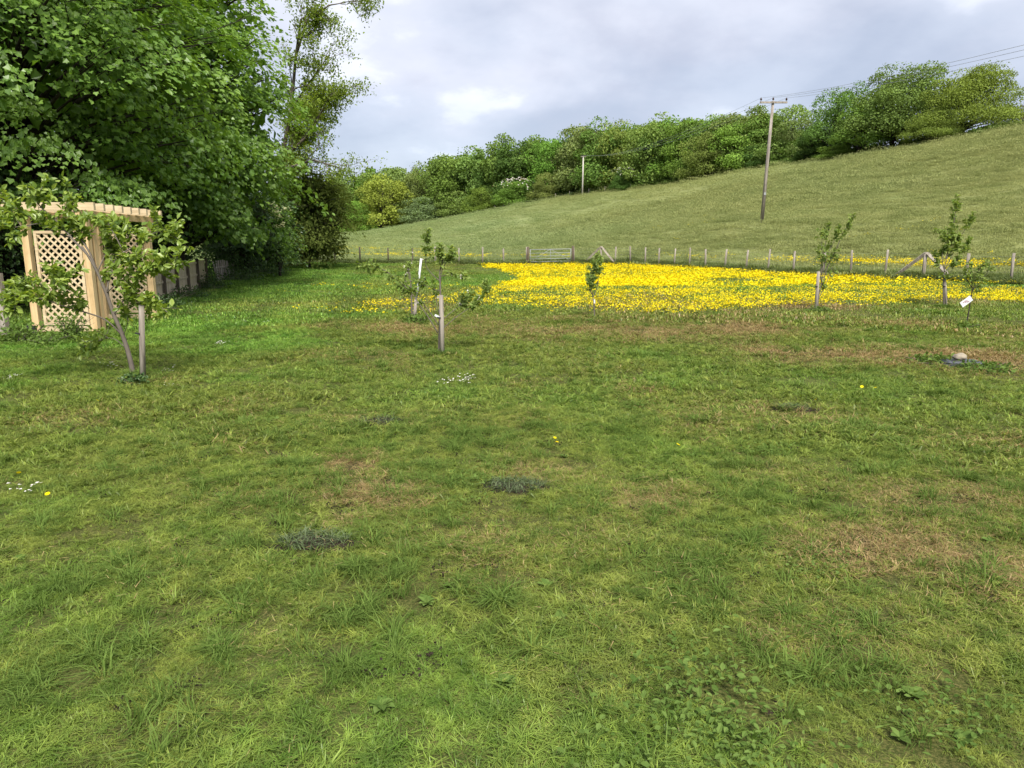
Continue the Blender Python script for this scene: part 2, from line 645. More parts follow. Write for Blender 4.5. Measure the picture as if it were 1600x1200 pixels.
M_GALV = mat_plain('galvanised_steel', (0.29, 0.305, 0.315), 0.6, 0.3, 0.2, 8, 0.0)
M_WHITE = mat_plain('white_plastic', (0.62, 0.63, 0.64), 0.5, 0.3, 0.22, 22)
M_INK = mat_plain('label_ink', (0.25, 0.10, 0.14), 0.6, 0.2, 0.1)
M_SLATE = mat_plain('grey_plastic', (0.060, 0.065, 0.078), 0.5, 0.4, 0.35, 12)
M_STONE = mat_plain('pale_stone', (0.27, 0.235, 0.18), 0.9, 0.15, 0.4, 14)
M_SOILD = mat_plain('bare_soil', (0.030, 0.023, 0.017), 0.95, 0.05, 0.5, 25)
M_BLACK = mat_plain('black_rubber', (0.02, 0.02, 0.022), 0.6, 0.3)
L_MAPLE = mat_leaf('maple_leaf', (0.088, 0.186, 0.031), (0.235, 0.375, 0.068), 0.48, False, 0.42, 0.4)
L_DARK = mat_leaf('dark_shrub_leaf', (0.034, 0.076, 0.020), (0.095, 0.165, 0.044), 0.3, False, 0.4, 0.4)
L_ASH = mat_leaf('spring_leaf', (0.12, 0.185, 0.030), (0.26, 0.34, 0.07), 0.42)
L_OLIVE = mat_leaf('olive_leaf', (0.070, 0.105, 0.024), (0.18, 0.22, 0.055), 0.38)
L_FAR = mat_leaf('woodland_leaf', (0.05, 0.08, 0.02), (0.12, 0.16, 0.04), 0.28, True, 0.6, 0.2)
L_PLUM = mat_leaf('plum_leaf', (0.14, 0.225, 0.034), (0.34, 0.435, 0.095), 0.45, False, 0.4, 0.4)
L_APPLE = mat_leaf('apple_leaf', (0.13, 0.205, 0.05), (0.31, 0.39, 0.12), 0.42)
L_BLOSSOM = mat_leaf('blossom_petal', (0.62, 0.55, 0.53), (0.82, 0.79, 0.76), 0.3)
L_CREAM = mat_leaf('cream_blossom', (0.42, 0.44, 0.22), (0.62, 0.62, 0.38), 0.3)
L_YELLOW = mat_leaf('yellow_petal', (0.70, 0.54, 0.008), (0.85, 0.72, 0.028), 0.25)
L_WEED = mat_leaf('weed_leaf', (0.075, 0.13, 0.028), (0.16, 0.235, 0.06), 0.3)
L_GREYW = mat_leaf('dark_weed_blade', (0.030, 0.050, 0.022), (0.17, 0.215, 0.11), 0.2)
L_BLADE_PALE = mat_leaf('straw_blade', (0.22, 0.16, 0.07), (0.45, 0.35, 0.17), 0.25)

# ------------------------------------------------------------------ ground sheets: lawn, hill field, woodland floor
fpts = [at(*q) for q in FENCE_L + FENCE_R]
f_th = np.array([math.atan2(p.x, p.y) for p in fpts])
f_r = np.array([math.hypot(p.x, p.y) for p in fpts])
o_ = np.argsort(f_th)
f_th, f_r = f_th[o_], f_r[o_]
FT = np.r_[-math.pi, R(-60), f_th, R(60), R(120), math.pi]
FR = np.r_[45, 64, f_r, 32, 33, 45]
epts = [at(*q) for q in EDGE]
ET = np.r_[-math.pi, R(-60), [math.atan2(p.x, p.y) for p in epts], R(68), R(100), math.pi]
ER = np.r_[120, 220, [math.hypot(p.x, p.y) for p in epts], 108, 110, 120]


def fence_r(th):
    return np.interp(th, FT, FR)


def edge_r(th):
    return np.interp(th, ET, ER)


ths = np.r_[np.arange(-180, -46, 3.0), np.arange(-46, 46, 0.4), np.arange(46, 180.1, 3.0)] * math.pi / 180
ths[-1] = math.pi


def sheet(name, r0, r1, n, mat, label, cat, geo=True):
    k = np.linspace(0, 1, n)
    a, b = r0(ths), r1(ths)
    rr = a[:, None] * (b / a)[:, None] ** k[None] if geo else a[:, None] + (b - a)[:, None] * k[None]
    x = rr * np.sin(ths)[:, None]
    y = rr * np.cos(ths)[:, None]
    z = H(x.ravel(), y.ravel())
    V = np.c_[x.ravel(), y.ravel(), z]
    i = np.arange(len(ths) - 1)[:, None] * n
    j = np.arange(n - 1)[None]
    f = np.stack([i + j, i + j + 1, i + n + j + 1, i + n + j], -1).reshape(-1, 4)
    o = MB().add(V, f[:, ::-1]).build(name, mat, None, True)
    if name == 'lawn':
        lawn_attrs(o.data, V[:, 0], V[:, 1])
    return tag(o, label, cat, kind='structure')


def lawn_attrs(me, x, y):
    for nm, q in zip(('dry', 'lush', 'stripe'), lawn_masks(x, y)):
        me.attributes.new(nm, 'FLOAT', 'POINT').data.foreach_set('value', q.astype(np.float32))


sheet('lawn', lambda t: np.full(len(t), 0.3), fence_r, 110, M_SOIL, 'mown lawn with dry brown patches running to the wire fence', 'lawn')
sheet('hill_field', fence_r, edge_r, 70, M_FIELD, 'pale green grass field rising up the hill beyond the wire fence', 'field')
sheet('woodland_floor', edge_r, lambda t: np.full(len(t), 3000.0), 40, M_FLOOR, 'dark ground under the wood along the top of the field', 'ground')


# ------------------------------------------------------------------ scattering of uncountable stuff
def scatter(name, P, protos, label, cat, smin=0.8, smax=1.2, tilt=0.12, idx=None, scl=None, lawn=False):
    me = bpy.data.meshes.new(name)
    n = len(P)
    me.vertices.add(n)
    me.vertices.foreach_set('co', np.asarray(P, np.float32).ravel())
    rot = np.c_[rng.normal(0, tilt, n), rng.normal(0, tilt, n), rng.uniform(0, 2 * math.pi, n)]
    me.attributes.new('rot', 'FLOAT_VECTOR', 'POINT').data.foreach_set('vector', rot.astype(np.float32).ravel())
    s = rng.uniform(smin, smax, n) if scl is None else scl
    me.attributes.new('scl', 'FLOAT', 'POINT').data.foreach_set('value', s.astype(np.float32))
    ix = rng.integers(0, len(protos), n) if idx is None else idx
    me.attributes.new('idx', 'INT', 'POINT').data.foreach_set('value', ix.astype(np.int32))
    if lawn:
        lawn_attrs(me, np.asarray(P)[:, 0], np.asarray(P)[:, 1])
    o = link_mesh(name, me)
    g = bpy.data.node_groups.new(name + '_nodes', 'GeometryNodeTree')
    g.interface.new_socket('Geometry', in_out='INPUT', socket_type='NodeSocketGeometry')
    g.interface.new_socket('Geometry', in_out='OUTPUT', socket_type='NodeSocketGeometry')
    gi, go = N(g, 'NodeGroupInput'), N(g, 'NodeGroupOutput')
    join = N(g, 'GeometryNodeJoinGeometry')
    for p in reversed(protos):
        oi = N(g, 'GeometryNodeObjectInfo')
        oi.inputs['Object'].default_value = p
        oi.inputs['As Instance'].default_value = False
        gti = N(g, 'GeometryNodeGeometryToInstance')
        link(g, oi.outputs['Geometry'], gti.inputs[0])
        link(g, gti.outputs[0], join.inputs[0])
    iop = N(g, 'GeometryNodeInstanceOnPoints')
    link(g, gi.outputs[0], iop.inputs['Points'])
    link(g, join.outputs[0], iop.inputs['Instance'])
    iop.inputs['Pick Instance'].default_value = True

    def named(nm, ty):
        a = N(g, 'GeometryNodeInputNamedAttribute', data_type=ty)
        a.inputs['Name'].default_value = nm
        return a.outputs[0]
    link(g, named('idx', 'INT'), iop.inputs['Instance Index'])
    link(g, named('rot', 'FLOAT_VECTOR'), iop.inputs['Rotation'])
    link(g, named('scl', 'FLOAT'), iop.inputs['Scale'])
    link(g, iop.outputs[0], go.inputs[0])
    md = o.modifiers.new('scatter', 'NODES')
    md.node_group = g
    return tag(o, label, cat, kind='stuff')


def proto(name, mb, mat):
    return bpy.data.objects.new(name, mb.mesh(name, mat))


def blades(mb, n, rad, hmin, hmax, w, lean=0.5, clump=0, val=None, curl=0.5):
    """n grass blades on a disc, each three tapering faces"""
    a = rng.uniform(0, 2 * math.pi, n)
    r = rad * np.sqrt(rng.uniform(0, 1, n))
    if clump:
        r = rad * np.abs(rng.normal(0, 0.45, n))
    base = np.c_[r * np.cos(a), r * np.sin(a), np.full(n, -0.01)]
    hh = rng.uniform(hmin, hmax, n)
    b = rng.uniform(0, 2 * math.pi, n) if not clump else a + rng.normal(0, 0.7, n)
    ln = np.abs(rng.normal(lean, lean * 0.5, n))
    d = np.c_[np.cos(b), np.sin(b), np.zeros(n)]
    sdir = np.c_[-np.sin(b), np.cos(b), np.zeros(n)]
    ww = (w * rng.uniform(0.7, 1.3, n))[:, None]
    mid = base + d * (ln * hh * 0.4)[:, None] + np.c_[np.zeros((n, 2)), hh * 0.62]
    tip = base + d * (ln * hh * (1.0 + curl))[:, None] + np.c_[np.zeros((n, 2)), hh * np.maximum(0.25, 1 - 0.3 * ln)]
    V = np.stack([base - sdir * ww / 2, base + sdir * ww / 2, mid + sdir * ww * 0.42, mid - sdir * ww * 0.42, tip], 1)
    off = np.arange(n)[:, None] * 5
    vv = rng.uniform(0, 1, n) if val is None else np.full(n, val)
    base_n = mb.n
    mb.v.append(V.reshape(-1, 3))
    mb.a.append(np.repeat(vv, 5))
    mb.f.append(off + np.array([[0, 1, 2, 3]]) + base_n)
    mb.f.append(off + np.array([[3, 2, 4]]) + base_n)
    mb.n += n * 5
    return mb


def tufted(mb, nt, per, rad, hmin, hmax, w, spread=.012, lean=.9):
    """turf as it grows: many little tufts, each with its own height, tone and lie"""
    for q in range(nt):
        a_, r_ = rng.uniform(0, 2 * math.pi), rad * math.sqrt(rng.uniform(0, 1))
        sub = MB()
        k_ = rng.uniform(.55, 1.45)
        blades(sub, per, spread, hmin * k_, hmax * k_, w, lean, 1)
        v_ = sub.v[0]
        lie = rng.normal(0, .55, 2)
        v_[:, 0] += v_[:, 2] * lie[0] + r_ * math.cos(a_)
        v_[:, 1] += v_[:, 2] * lie[1] + r_ * math.sin(a_)
        val = np.clip(rng.uniform(.05, .95) * .6 + np.repeat(sub.a[0][::5], 5) * .4, 0, 1)
        base = mb.n
        mb.v.append(v_)
        mb.a.append(val)
        mb.f += [f + base for f in sub.f]
        mb.n += len(v_)
    return mb


def polar_points(n, r0, r1, hw=R(41), pw=2.0):
    th = rng.uniform(-hw, hw, n)
    r = (rng.uniform(0, 1, n) * (r1 ** pw - r0 ** pw) + r0 ** pw) ** (1 / pw)
    return np.c_[r * np.sin(th), r * np.cos(th)], th, r


def with_z(xy, dz=0.0):
    return np.c_[xy, H(xy[:, 0], xy[:, 1]) + dz]


g_near = [proto('grass_near_%d' % k, tufted(MB(), 34, 9, .17, .016, .042, .0034, .012), M_BLADE) for k in range(5)]
g_mid = [proto('grass_mid_%d' % k, tufted(MB(), 34, 8, .34, .022, .055, .0066, .022), M_BLADE) for k in range(4)]
g_far = [proto('grass_far_%d' % k, blades(MB(), 260, .85, .03, .08, .016, .7), M_BLADE) for k in range(4)]
xy, th, r = polar_points(4000, 1.2, 7.5)
p_near = with_z(xy)
xy, th, r = polar_points(4800, 6.5, 19)
p_mid = with_z(xy)
xy, th, r = polar_points(9500, 17, 66)
k = r < fence_r(th) - 0.3
p_far = with_z(xy[k])
def clumpy(P, s0, lo, hi):
    q = value_noise(P[:, 0], P[:, 1], s0, 3, 9)
    return lo + (hi - lo) * sstep(q, .25, .75) * rng.uniform(.75, 1.25, len(P))


k = value_noise(p_near[:, 0], p_near[:, 1], 5.5, 2, 21) > rng.uniform(.08, .42, len(p_near))
p_near = p_near[k]
MOUNDS = [(806, 763, .19), (492, 850, .17), (590, 660, .20), (1240, 640, .16), (1502, 572, .24)]


def clear_of_mounds(P, pad):
    ok = np.ones(len(P), bool)
    for u, v, r_ in MOUNDS:
        g = on_ground(u, v)
        ok &= ((P[:, 0] - g.x) / 1.25) ** 2 + ((P[:, 1] - g.y) / .8) ** 2 > (r_ + pad) ** 2
    return P[ok]


p_near, p_mid = clear_of_mounds(p_near, .0), clear_of_mounds(p_mid, .10)
scatter('lawn_grass', np.r_[p_near, p_mid, p_far], g_near + g_mid + g_far, 'short mown grass blades covering the lawn', 'grass', 0.8, 1.25, 0.06,
        np.r_[rng.integers(0, 5, len(p_near)), rng.integers(5, 9, len(p_mid)), rng.integers(9, 13, len(p_far))], lawn=True,
        scl=np.r_[clumpy(p_near, 2.6, .55, 1.22), clumpy(p_mid, 1.6, .7, 1.4), clumpy(p_far, .8, .8, 1.25)])

# longer tufts the mower missed
tufts = [proto('grass_tuft_%d' % k, blades(MB(), 34 + 12 * k, .05 + .012 * k, .04, .105, .0042, 1.0, 1), M_TUFT) for k in range(4)]
tuft_w = [proto('grass_tuft_wide_%d' % k, blades(MB(), 70, .14, .05, .12, .007, .8, 1), M_TUFT) for k in range(3)]


def clumped(n, r0, r1, nc, spread):
    c, _, _ = polar_points(nc, r0, r1)
    i = rng.integers(0, nc, n)
    return c[i] + rng.normal(0, spread, (n, 2)) * rng.uniform(0.4, 1.3, (nc, 1))[i]


a = np.r_[clumped(620, 1.8, 7, 110, .12), polar_points(300, 1.8, 8)[0]]
b = np.r_[clumped(650, 6, 22, 60, .5), polar_points(250, 6, 20)[0]]
feet = np.array([tuple(on_ground(u, v))[:2] for u, v in [(208, 587), (222, 593), (686, 553), (691, 555), (644, 501), (646, 503), (929, 498), (1277, 486), (1274, 487), (1475, 480), (1479, 480), (1510, 508), (1502, 574),
                                                        (62, 530), (151, 522), (237, 502), (8, 527)]])
feet = np.repeat(feet, 9, 0) + rng.normal(0, .13, (len(feet) * 9, 2))
b = np.r_[b, feet]
scatter('grass_tufts', with_z(np.r_[a, b]), tufts + tuft_w, 'longer dark green grass tufts scattered over the mown lawn', 'grass', 0.6, 1.15, 0.15,
        np.r_[rng.integers(0, 4, len(a)), rng.integers(4, 7, len(b))])

# dry clippings
mbs = []
for k in range(3):
    mb = MB()
    n = 26
    c = np.c_[rng.normal(0, .16, (n, 2)), rng.uniform(.015, .045, n)]
    d = np.c_[rng.normal(size=(n, 2)), rng.normal(0, .15, n)]
    leaves(mb, c, d, np.tile((0, 0, 1.0), (n, 1)) + rng.normal(0, .3, (n, 3)), rng.uniform(.02, .055, n),
           (np.array([(-.03, 0, 0), (.03, 0, 0), (.02, .5, .04), (-.02, .5, .04), (.0, 1, 0)]), [np.array([(0, 1, 2, 3)]), np.array([(3, 2, 4)])]), rng.uniform(0, 1, n))
    mbs.append(proto('clipping_%d' % k, mb, L_BLADE_PALE))
scatter('dry_clippings', with_z(np.r_[clumped(120, 1.8, 9, 40, .25), polar_points(70, 1.8, 9)[0]]), mbs, 'pale dry grass clippings lying in the lawn', 'clippings')

# rosette weeds and clover in the lawn
mbs = []
for k in range(3):
    mb = MB()
    n = 9 + 2 * k
    a_ = np.arange(n) * 2.4 + rng.uniform(0, .5, n)
    d = np.c_[np.cos(a_), np.sin(a_), rng.uniform(.15, .8, n)]
    leaves(mb, np.c_[np.zeros((n, 2)), np.full(n, .01)], d, np.tile((0, 0, 1.0), (n, 1)), rng.uniform(.025, .06, n), LEAF, rng.uniform(0, 1, n))
    mbs.append(proto('rosette_%d' % k, mb, L_WEED))
for k in range(2):
    mb = MB()
    n = 60
    c = np.c_[rng.normal(0, .12, (n, 2)), rng.uniform(.02, .06, n)]
    leaves(mb, c, np.c_[rng.normal(size=(n, 2)), rng.normal(0, .2, n)], np.tile((0, 0, 1.0), (n, 1)) + rng.normal(0, .25, (n, 3)), rng.uniform(.018, .034, n), LEAF, rng.uniform(0, 1, n))
    mbs.append(proto('clover_%d' % k, mb, L_WEED))
wx = [on_ground(u, v) for u, v in [(790, 1070), (595, 1105), (880, 715), (1490, 610), (815, 630), (960, 632), (1100, 635), (1160, 630), (1240, 637), (1150, 575), (870, 545), (1060, 600)]]
p_w = np.r_[with_z(polar_points(70, 2, 14)[0]), np.array([tuple(q) for q in wx for _ in (0, 1)])]
p_c = with_z(np.r_[clumped(70, 3, 16, 16, .25), clumped(16, 2, 3.2, 3, .15)])
scatter('lawn_weeds', np.r_[p_w, p_c], mbs, 'small broad-leaved weeds and clover in the lawn', 'weeds', 0.7, 1.2, 0.1, np.r_[rng.integers(0, 3, len(p_w)), rng.integers(3, 5, len(p_c))])

# field grass on the hill and rough uncut grass along the fence
fg = [proto('field_grass_%d' % k, blades(MB(), 420, 1.3, .05, .16, .022, .8), M_FIELDB) for k in range(4)]
fgf = [proto('field_grass_far_%d' % k, blades(MB(), 300, 2.6, .06, .20, .05, .8), M_FIELDB) for k in range(3)]
xy, th, r = polar_points(17000, 28, 115, R(40))
k = (r > fence_r(th) + .3) & (r < edge_r(th))
xa = xy[k]
xy, th, r = polar_points(15000, 75, 262, R(40))
k = (r > fence_r(th)) & (r < edge_r(th))
xb = xy[k]
scatter('field_grass', with_z(np.r_[xa, xb]), fg + fgf, 'long pale meadow grass covering the hill field', 'grass', .7, 1.2, .1,
        np.r_[rng.integers(0, 4, len(xa)), rng.integers(4, 7, len(xb))])
rg = [proto('rough_grass_%d' % k, blades(MB(), 90, .32, .16, .45, .014, .45, 1), M_ROUGH) for k in range(4)]
th = rng.uniform(R(-17), R(41), 2600)
rr = fence_r(th) + rng.normal(0.35, .45, len(th))
scatter('rough_grass', with_z(np.c_[rr * np.sin(th), rr * np.cos(th)]), rg, 'long uncut grass growing along the foot of the wire fence', 'grass', .5, 1.1, .15)

# ------------------------------------------------------------------ yellow flowers


def inpoly(u, v, poly):
    c = np.zeros(len(u), bool)
    j = len(poly) - 1
    for i in range(len(poly)):
        (x1, y1), (x2, y2) = poly[i], poly[j]
        c ^= ((y1 > v) != (y2 > v)) & (u < (x2 - x1) * (v - y1) / (y2 - y1 + 1e-9) + x1)
        j = i
    return c


_ph = rng.uniform(0, 6.28, (3, 6))


def wob(x, y, s=1.0):
    """cheap smooth wave noise about -1..1"""
    q = 0
    for k in range(6):
        a_ = _ph[0, k]
        q = q + np.sin((x * math.cos(a_) + y * math.sin(a_)) * s * (0.7 + 0.45 * k) + _ph[1, k]) / (1 + .35 * k)
    return q / 3


def flower_proto(k, big=1.0, n=6):
    ye, st = MB(), MB()
    n = n + 2 * k
    c = np.c_[rng.normal(0, .10 * big, (n, 2)), rng.uniform(.07, .17, n)]
    for q in range(n):
        t_ = unit(np.array((rng.normal(0, .45), rng.normal(-.25, .45), 1.0)))
        a_ = unit(np.cross(t_, (0.3, 1, .1)))
        b_ = np.cross(t_, a_)
        rr_ = .019 * big * rng.uniform(.8, 1.25)
        ang = np.arange(6) * math.pi / 3
        ring = c[q] + rr_ * (np.cos(ang)[:, None] * a_ + np.sin(ang)[:, None] * b_) + t_ * .006
        ye.add(np.r_[[c[q]], ring], [(0, i + 1, (i + 1) % 6 + 1) for i in range(6)], rng.uniform(0, 1))
    return ye


fl = [proto('flower_%d' % k, flower_proto(k, .9, 5), L_YELLOW) for k in range(4)]
flf = [proto('flower_far_%d' % k, flower_proto(k, 1.5, 8), L_YELLOW) for k in range(3)]


def flower_field(n, r0, r1, hw0, hw1, fn, pw=1.6):
    th = rng.uniform(hw0, hw1, n)
    r = (rng.uniform(0, 1, n) * (r1 ** pw - r0 ** pw) + r0 ** pw) ** (1 / pw)
    xy = np.c_[r * np.sin(th), r * np.cos(th)]
    P = with_z(xy)
    u, v = project(P)
    keep = fn(u, v, xy[:, 0], xy[:, 1], r, th) > rng.uniform(0, 1, n)
    return P[keep]


MAIN = [(742, 418), (850, 412.5), (945, 411), (1040, 414), (1140, 420), (1250, 427), (1400, 434), (1600, 441), (1660, 446), (1660, 478), (1530, 476), (1480, 478), (1380, 484),
        (1270, 484), (1180, 488), (1110, 492), (1050, 496), (960, 492), (890, 492), (830, 490), (770, 486), (735, 478), (720, 466), (755, 456), (800, 445), (820, 436), (790, 426)]


def dens_main(u, v, x, y, r, th):
    d = inpoly(u + 8 * wob(x, y, .7), v + 4.5 * wob(y, x, .9) + np.abs(rng.normal(0, 3.5, len(u))) * (v > 455), MAIN) & (r < fence_r(th) - .5)
    b = np.clip(.40 + .0 * np.clip((1150 - u) / 80, 0, 1) + .38 * wob(x * .6, y * 1.0, .55) + .25 * wob(x, y, 2.0), 0.03, 1)
    band = np.clip((436 + (u - 900) * .012 - v) / 16, 0, 1)
    gap = np.exp(-((u - 1150) / 45) ** 2 - ((v - 440.5) / 2.2) ** 2) + .2 * np.exp(-((v - 447 - (u - 1200) * .01) / 3.0) ** 2) * (u < 1230) * (u > 1050)
    gap += .18 * np.exp(-((v - 463 - (u - 1200) * .006) / 4.5) ** 2) * (u > 1130) * (u < 1420)
    return d * np.clip(np.maximum(b * .9, band * .8) - gap, 0, 1)


def dens_patch(u, v, x, y, r, th):
    q = np.exp(-((u - 600 - 3 * wob(x, y, 2)) / 40) ** 2 - ((v - 483 + (u - 600) * .09) / 6.5) ** 2) * 1.3
    q += .45 * np.exp(-((u - 525) / 28) ** 2 - ((v - 490) / 5) ** 2)
    q += .5 * np.exp(-((u - 690) / 50) ** 2 - ((v - 474) / 9) ** 2)
    q += .02 * ((u > 440) & (u < 760) & (v > 432) & (v < 505))
    return np.clip(q * (.6 + .8 * wob(x, y, 2.2)), 0, 1)


def dens_beyond(u, v, x, y, r, th):
    far = (r > fence_r(th) + 1.2)
    q = ((v > 386) & (v < 401) & (u < 760)) * np.clip(.62 + .8 * wob(x * .4, y * .25, .6), 0, 1) * np.clip(1.2 - np.abs(v - 394) / 9, 0, 1) * np.clip((720 - u) / 130, 0, 1)
    q = q + (u > 1010) * np.clip(1 - np.abs(v - (403.5 + (u - 1040) * .027)) / (5 + (u - 1040) * .008), 0, 1) * np.clip(.5 + .9 * wob(x * .5, y * .5, .6), 0, 1)
    q = q + ((u > 1000) & (v > 340) & (v < 400)) * .02 * np.clip(wob(x, y, .35), 0, 1)
    q = q + (u > 600) * (u < 900) * np.clip(1 - np.abs(v - 402) / 3, 0, 1) * np.clip(.3 + .8 * wob(x * .4, y * .4, .6), 0, 1)
    return far * np.clip(q, 0, 1)


pa = flower_field(62000, 14, 56, R(-6), R(42), dens_main)
pb = flower_field(4200, 14, 34, R(-22), R(0), dens_patch)
pc = flower_field(170000, 30, 150, R(-18), R(42), dens_beyond, 1.2)
near = np.r_[pa, pb]
pc[:, 2] += .07
scatter('yellow_flowers', np.r_[near, pc], fl + flf, 'carpet of small yellow flowers on both sides of the wire fence', 'flowers', .8, 1.2, .15,
        np.r_[np.where(near[:, 1] < 30, rng.integers(0, 4, len(near)), rng.integers(4, 7, len(near))), rng.integers(4, 7, len(pc))])
# a few yellow heads and white daisies close by
fo = np.array([tuple(on_ground(u, v)) for u, v in [(866, 708), (872, 712), (1075, 712), (1358, 625), (24, 757), (90, 803), (1350, 622), (1260, 640), (862, 714), (730, 470), (165, 640)]])
sf = [proto('single_flower_%d' % k, flower_proto(0, .9, 1), L_YELLOW) for k in range(2)]
scatter('stray_yellow_flowers', fo, sf, 'few stray yellow flower heads in the near lawn', 'flowers', .8, 1.0)
mb = MB()
n = 7
c = np.c_[rng.normal(0, .05, (n, 2)), rng.uniform(.035, .06, n)]
leaves(mb, c, rng.normal(size=(n, 3)) * (1, 1, .2), np.tile((0, -.2, 1.0), (n, 1)), rng.uniform(.016, .024, n), CLUMP, rng.uniform(.5, 1, n))
daisy = [proto('daisy', mb, L_BLOSSOM)]
dp = [(720, 598), (728, 600), (735, 596), (700, 602), (44, 770), (345, 540), (340, 542), (178, 576), (20, 590), (8, 593), (262, 583), (505, 458), (512, 459), (480, 447), (262, 607), (420, 504), (385, 503)]
dpt = np.array([tuple(on_ground(u + rng.normal(0, 4), v + rng.normal(0, 1.5))) for u, v in dp for _ in range(2)])
scatter('white_daisies', dpt, daisy, 'little clusters of white daisies dotted in the lawn', 'flowers', .8, 1.4)

# ------------------------------------------------------------------ trees
def bez(p0, p1, p2, n=6):
    t = np.linspace(0, 1, n)[:, None]
    return (1 - t) ** 2 * np.array(p0) + 2 * t * (1 - t) * np.array(p1) + t * t * np.array(p2)


def crown_points(center, rad, n, shell=0.55, low=-1.0):
    """points in an ellipsoid, denser near its skin"""
    d = rand_dir(n * 2)
    d = d[d[:, 2] > low][:n]
    r = rng.uniform(shell, 1.0, len(d)) ** 0.8
    return np.array(center) + d * r[:, None] * np.array(rad), d


def bough_tree(name, base, center, rad, label, cat, leaf_mat, bark, nb, per, lsize, tmpl, bough_r=1.2, flat=0.4, trunk_r=0.3, fill=1500, group=None,
               extra=None, low=-0.9, droop=0.5, bare=0.0, fill_size=None, lean=(0, 0), min_z=None):
    """a broadleaf tree: trunk and limbs reaching to bough ends, each bough a drooping layered spray of leaves"""
    base = np.array(base, float)
    root = thing(name, base, label, cat, group)
    ctr = np.array(center, float) - base
    P, D = crown_points(ctr, rad, nb, 0.45, low)
    if min_z is not None:
        D, P = D[P[:, 2] > min_z], P[P[:, 2] > min_z]
    if extra is not None:
        E = np.array(extra, float) - base
        P = np.r_[P, E]
        D = np.r_[D, unit((E - ctr) / np.array(rad))]
    # trunk and limbs
    tb = MB()
    top = ctr + np.array((lean[0], lean[1], rad[2] * 0.6))
    tp = bez((0, 0, -.15), (ctr[0] * .3, ctr[1] * .3, top[2] * .5), top, 9)
    tb.tube(tp, np.linspace(trunk_r, trunk_r * .18, 9), 9)
    lb = MB()
    for p in P:
        kf = min(max((p[2] - 1.0) / top[2] * .75, .12), .85) * 8
        i = int(kf)
        q = tp[i] + (tp[i + 1] - tp[i]) * (kf - i)
        m_ = (q + p) / 2 + np.array((0, 0, .12 * np.linalg.norm(p - q))) + rng.normal(0, .15, 3)
        L = np.linalg.norm(p - q)
        lb.tube(bez(q, m_, p, 6), np.linspace(.018 + .012 * L, .012, 6), 5, cap=False)
        for _ in range(3):
            e = p + rng.normal(0, bough_r * .5, 3) * (1, 1, .5)
            lb.tube(bez((m_ + p) / 2, (p + e) / 2 + (0, 0, .1), e, 4), np.linspace(.018, .006, 4), 4, cap=False)
    tr = tb.build('trunk', bark, root, True)
    lb.build('limbs', bark, tr, True)
    # foliage
    cb = MB()
    nP = len(P)
    k = np.repeat(np.arange(nP), per)
    if bare:
        k = k[rng.uniform(0, 1, len(k)) > bare * np.clip(.5 + D[k, 2], 0, 1)]
    n = len(k)
    br = bough_r * rng.uniform(.6, 1.3, nP)
    a_ = rng.uniform(0, 2 * math.pi, n)
    rr_ = np.sqrt(rng.uniform(0, 1, n))
    rr_ = rr_ * (1 + .25 * np.sin(a_ * 3 + k))
    out = np.c_[np.cos(a_), np.sin(a_), np.zeros(n)]
    tier = rng.normal(0, .55, n)
    c = P[k] + out * (rr_ * br[k])[:, None]
    c[:, 2] += tier * flat * br[k] * .8 - droop * br[k] * rr_ ** 2 * .6 + rng.normal(0, .06, n)
    # the spray tips outwards and down with the crown's own surface
    c[:, 2] -= (out * D[k]).sum(1) * rr_ * br[k] * .55
    dr = unit(out * .8 + D[k] * .7 + np.c_[rng.normal(0, .35, (n, 2)), rng.normal(-.65, .25, n)])
    nn = unit(np.c_[np.zeros((n, 2)), np.ones(n)] * .9 + D[k] * .7 + rng.normal(0, .42, (n, 3)))
    hue = rng.uniform(0, 1, nP)[k] * .45 + rng.uniform(0, .55, n)
    leaves(cb, c, dr, nn, lsize * rng.uniform(.5, 1.35, n), tmpl, hue)
    if fill:
        q, dq = crown_points(ctr, np.array(rad) * .8, fill, .1, low)
        leaves(cb, q, rand_dir(len(q)), dq + rng.normal(0, .4, q.shape), (fill_size or lsize * 2.2) * rng.uniform(.7, 1.3, len(q)), tmpl, rng.uniform(0, .4, len(q)))
    cb.build('crown', leaf_mat, root)
    return root


# two maples over the pergola and the board fence
bough_tree('maple_tree', (-14.6, 21.0, h(-14.6, 21)), (-14.4, 21.0, 7.6), (6.6, 6.2, 6.4), 'big broad-leaved maple tree standing behind the timber pergola', 'tree', L_MAPLE, M_BARKD,
           270, 230, .125, MAPLE, 1.35, .22, .38, 2600, min_z=2.6)
bough_tree('maple_tree', (-14.4, 31.0, h(-14.4, 31)), (-14.2, 31.0, 7.6), (5.2, 5.6, 7.0), 'tall dense maple tree growing behind the low board fence', 'tree', L_MAPLE, M_BARKD,
           270, 170, .15, MAPLE, 1.3, .22, .36, 2600, min_z=2.4)
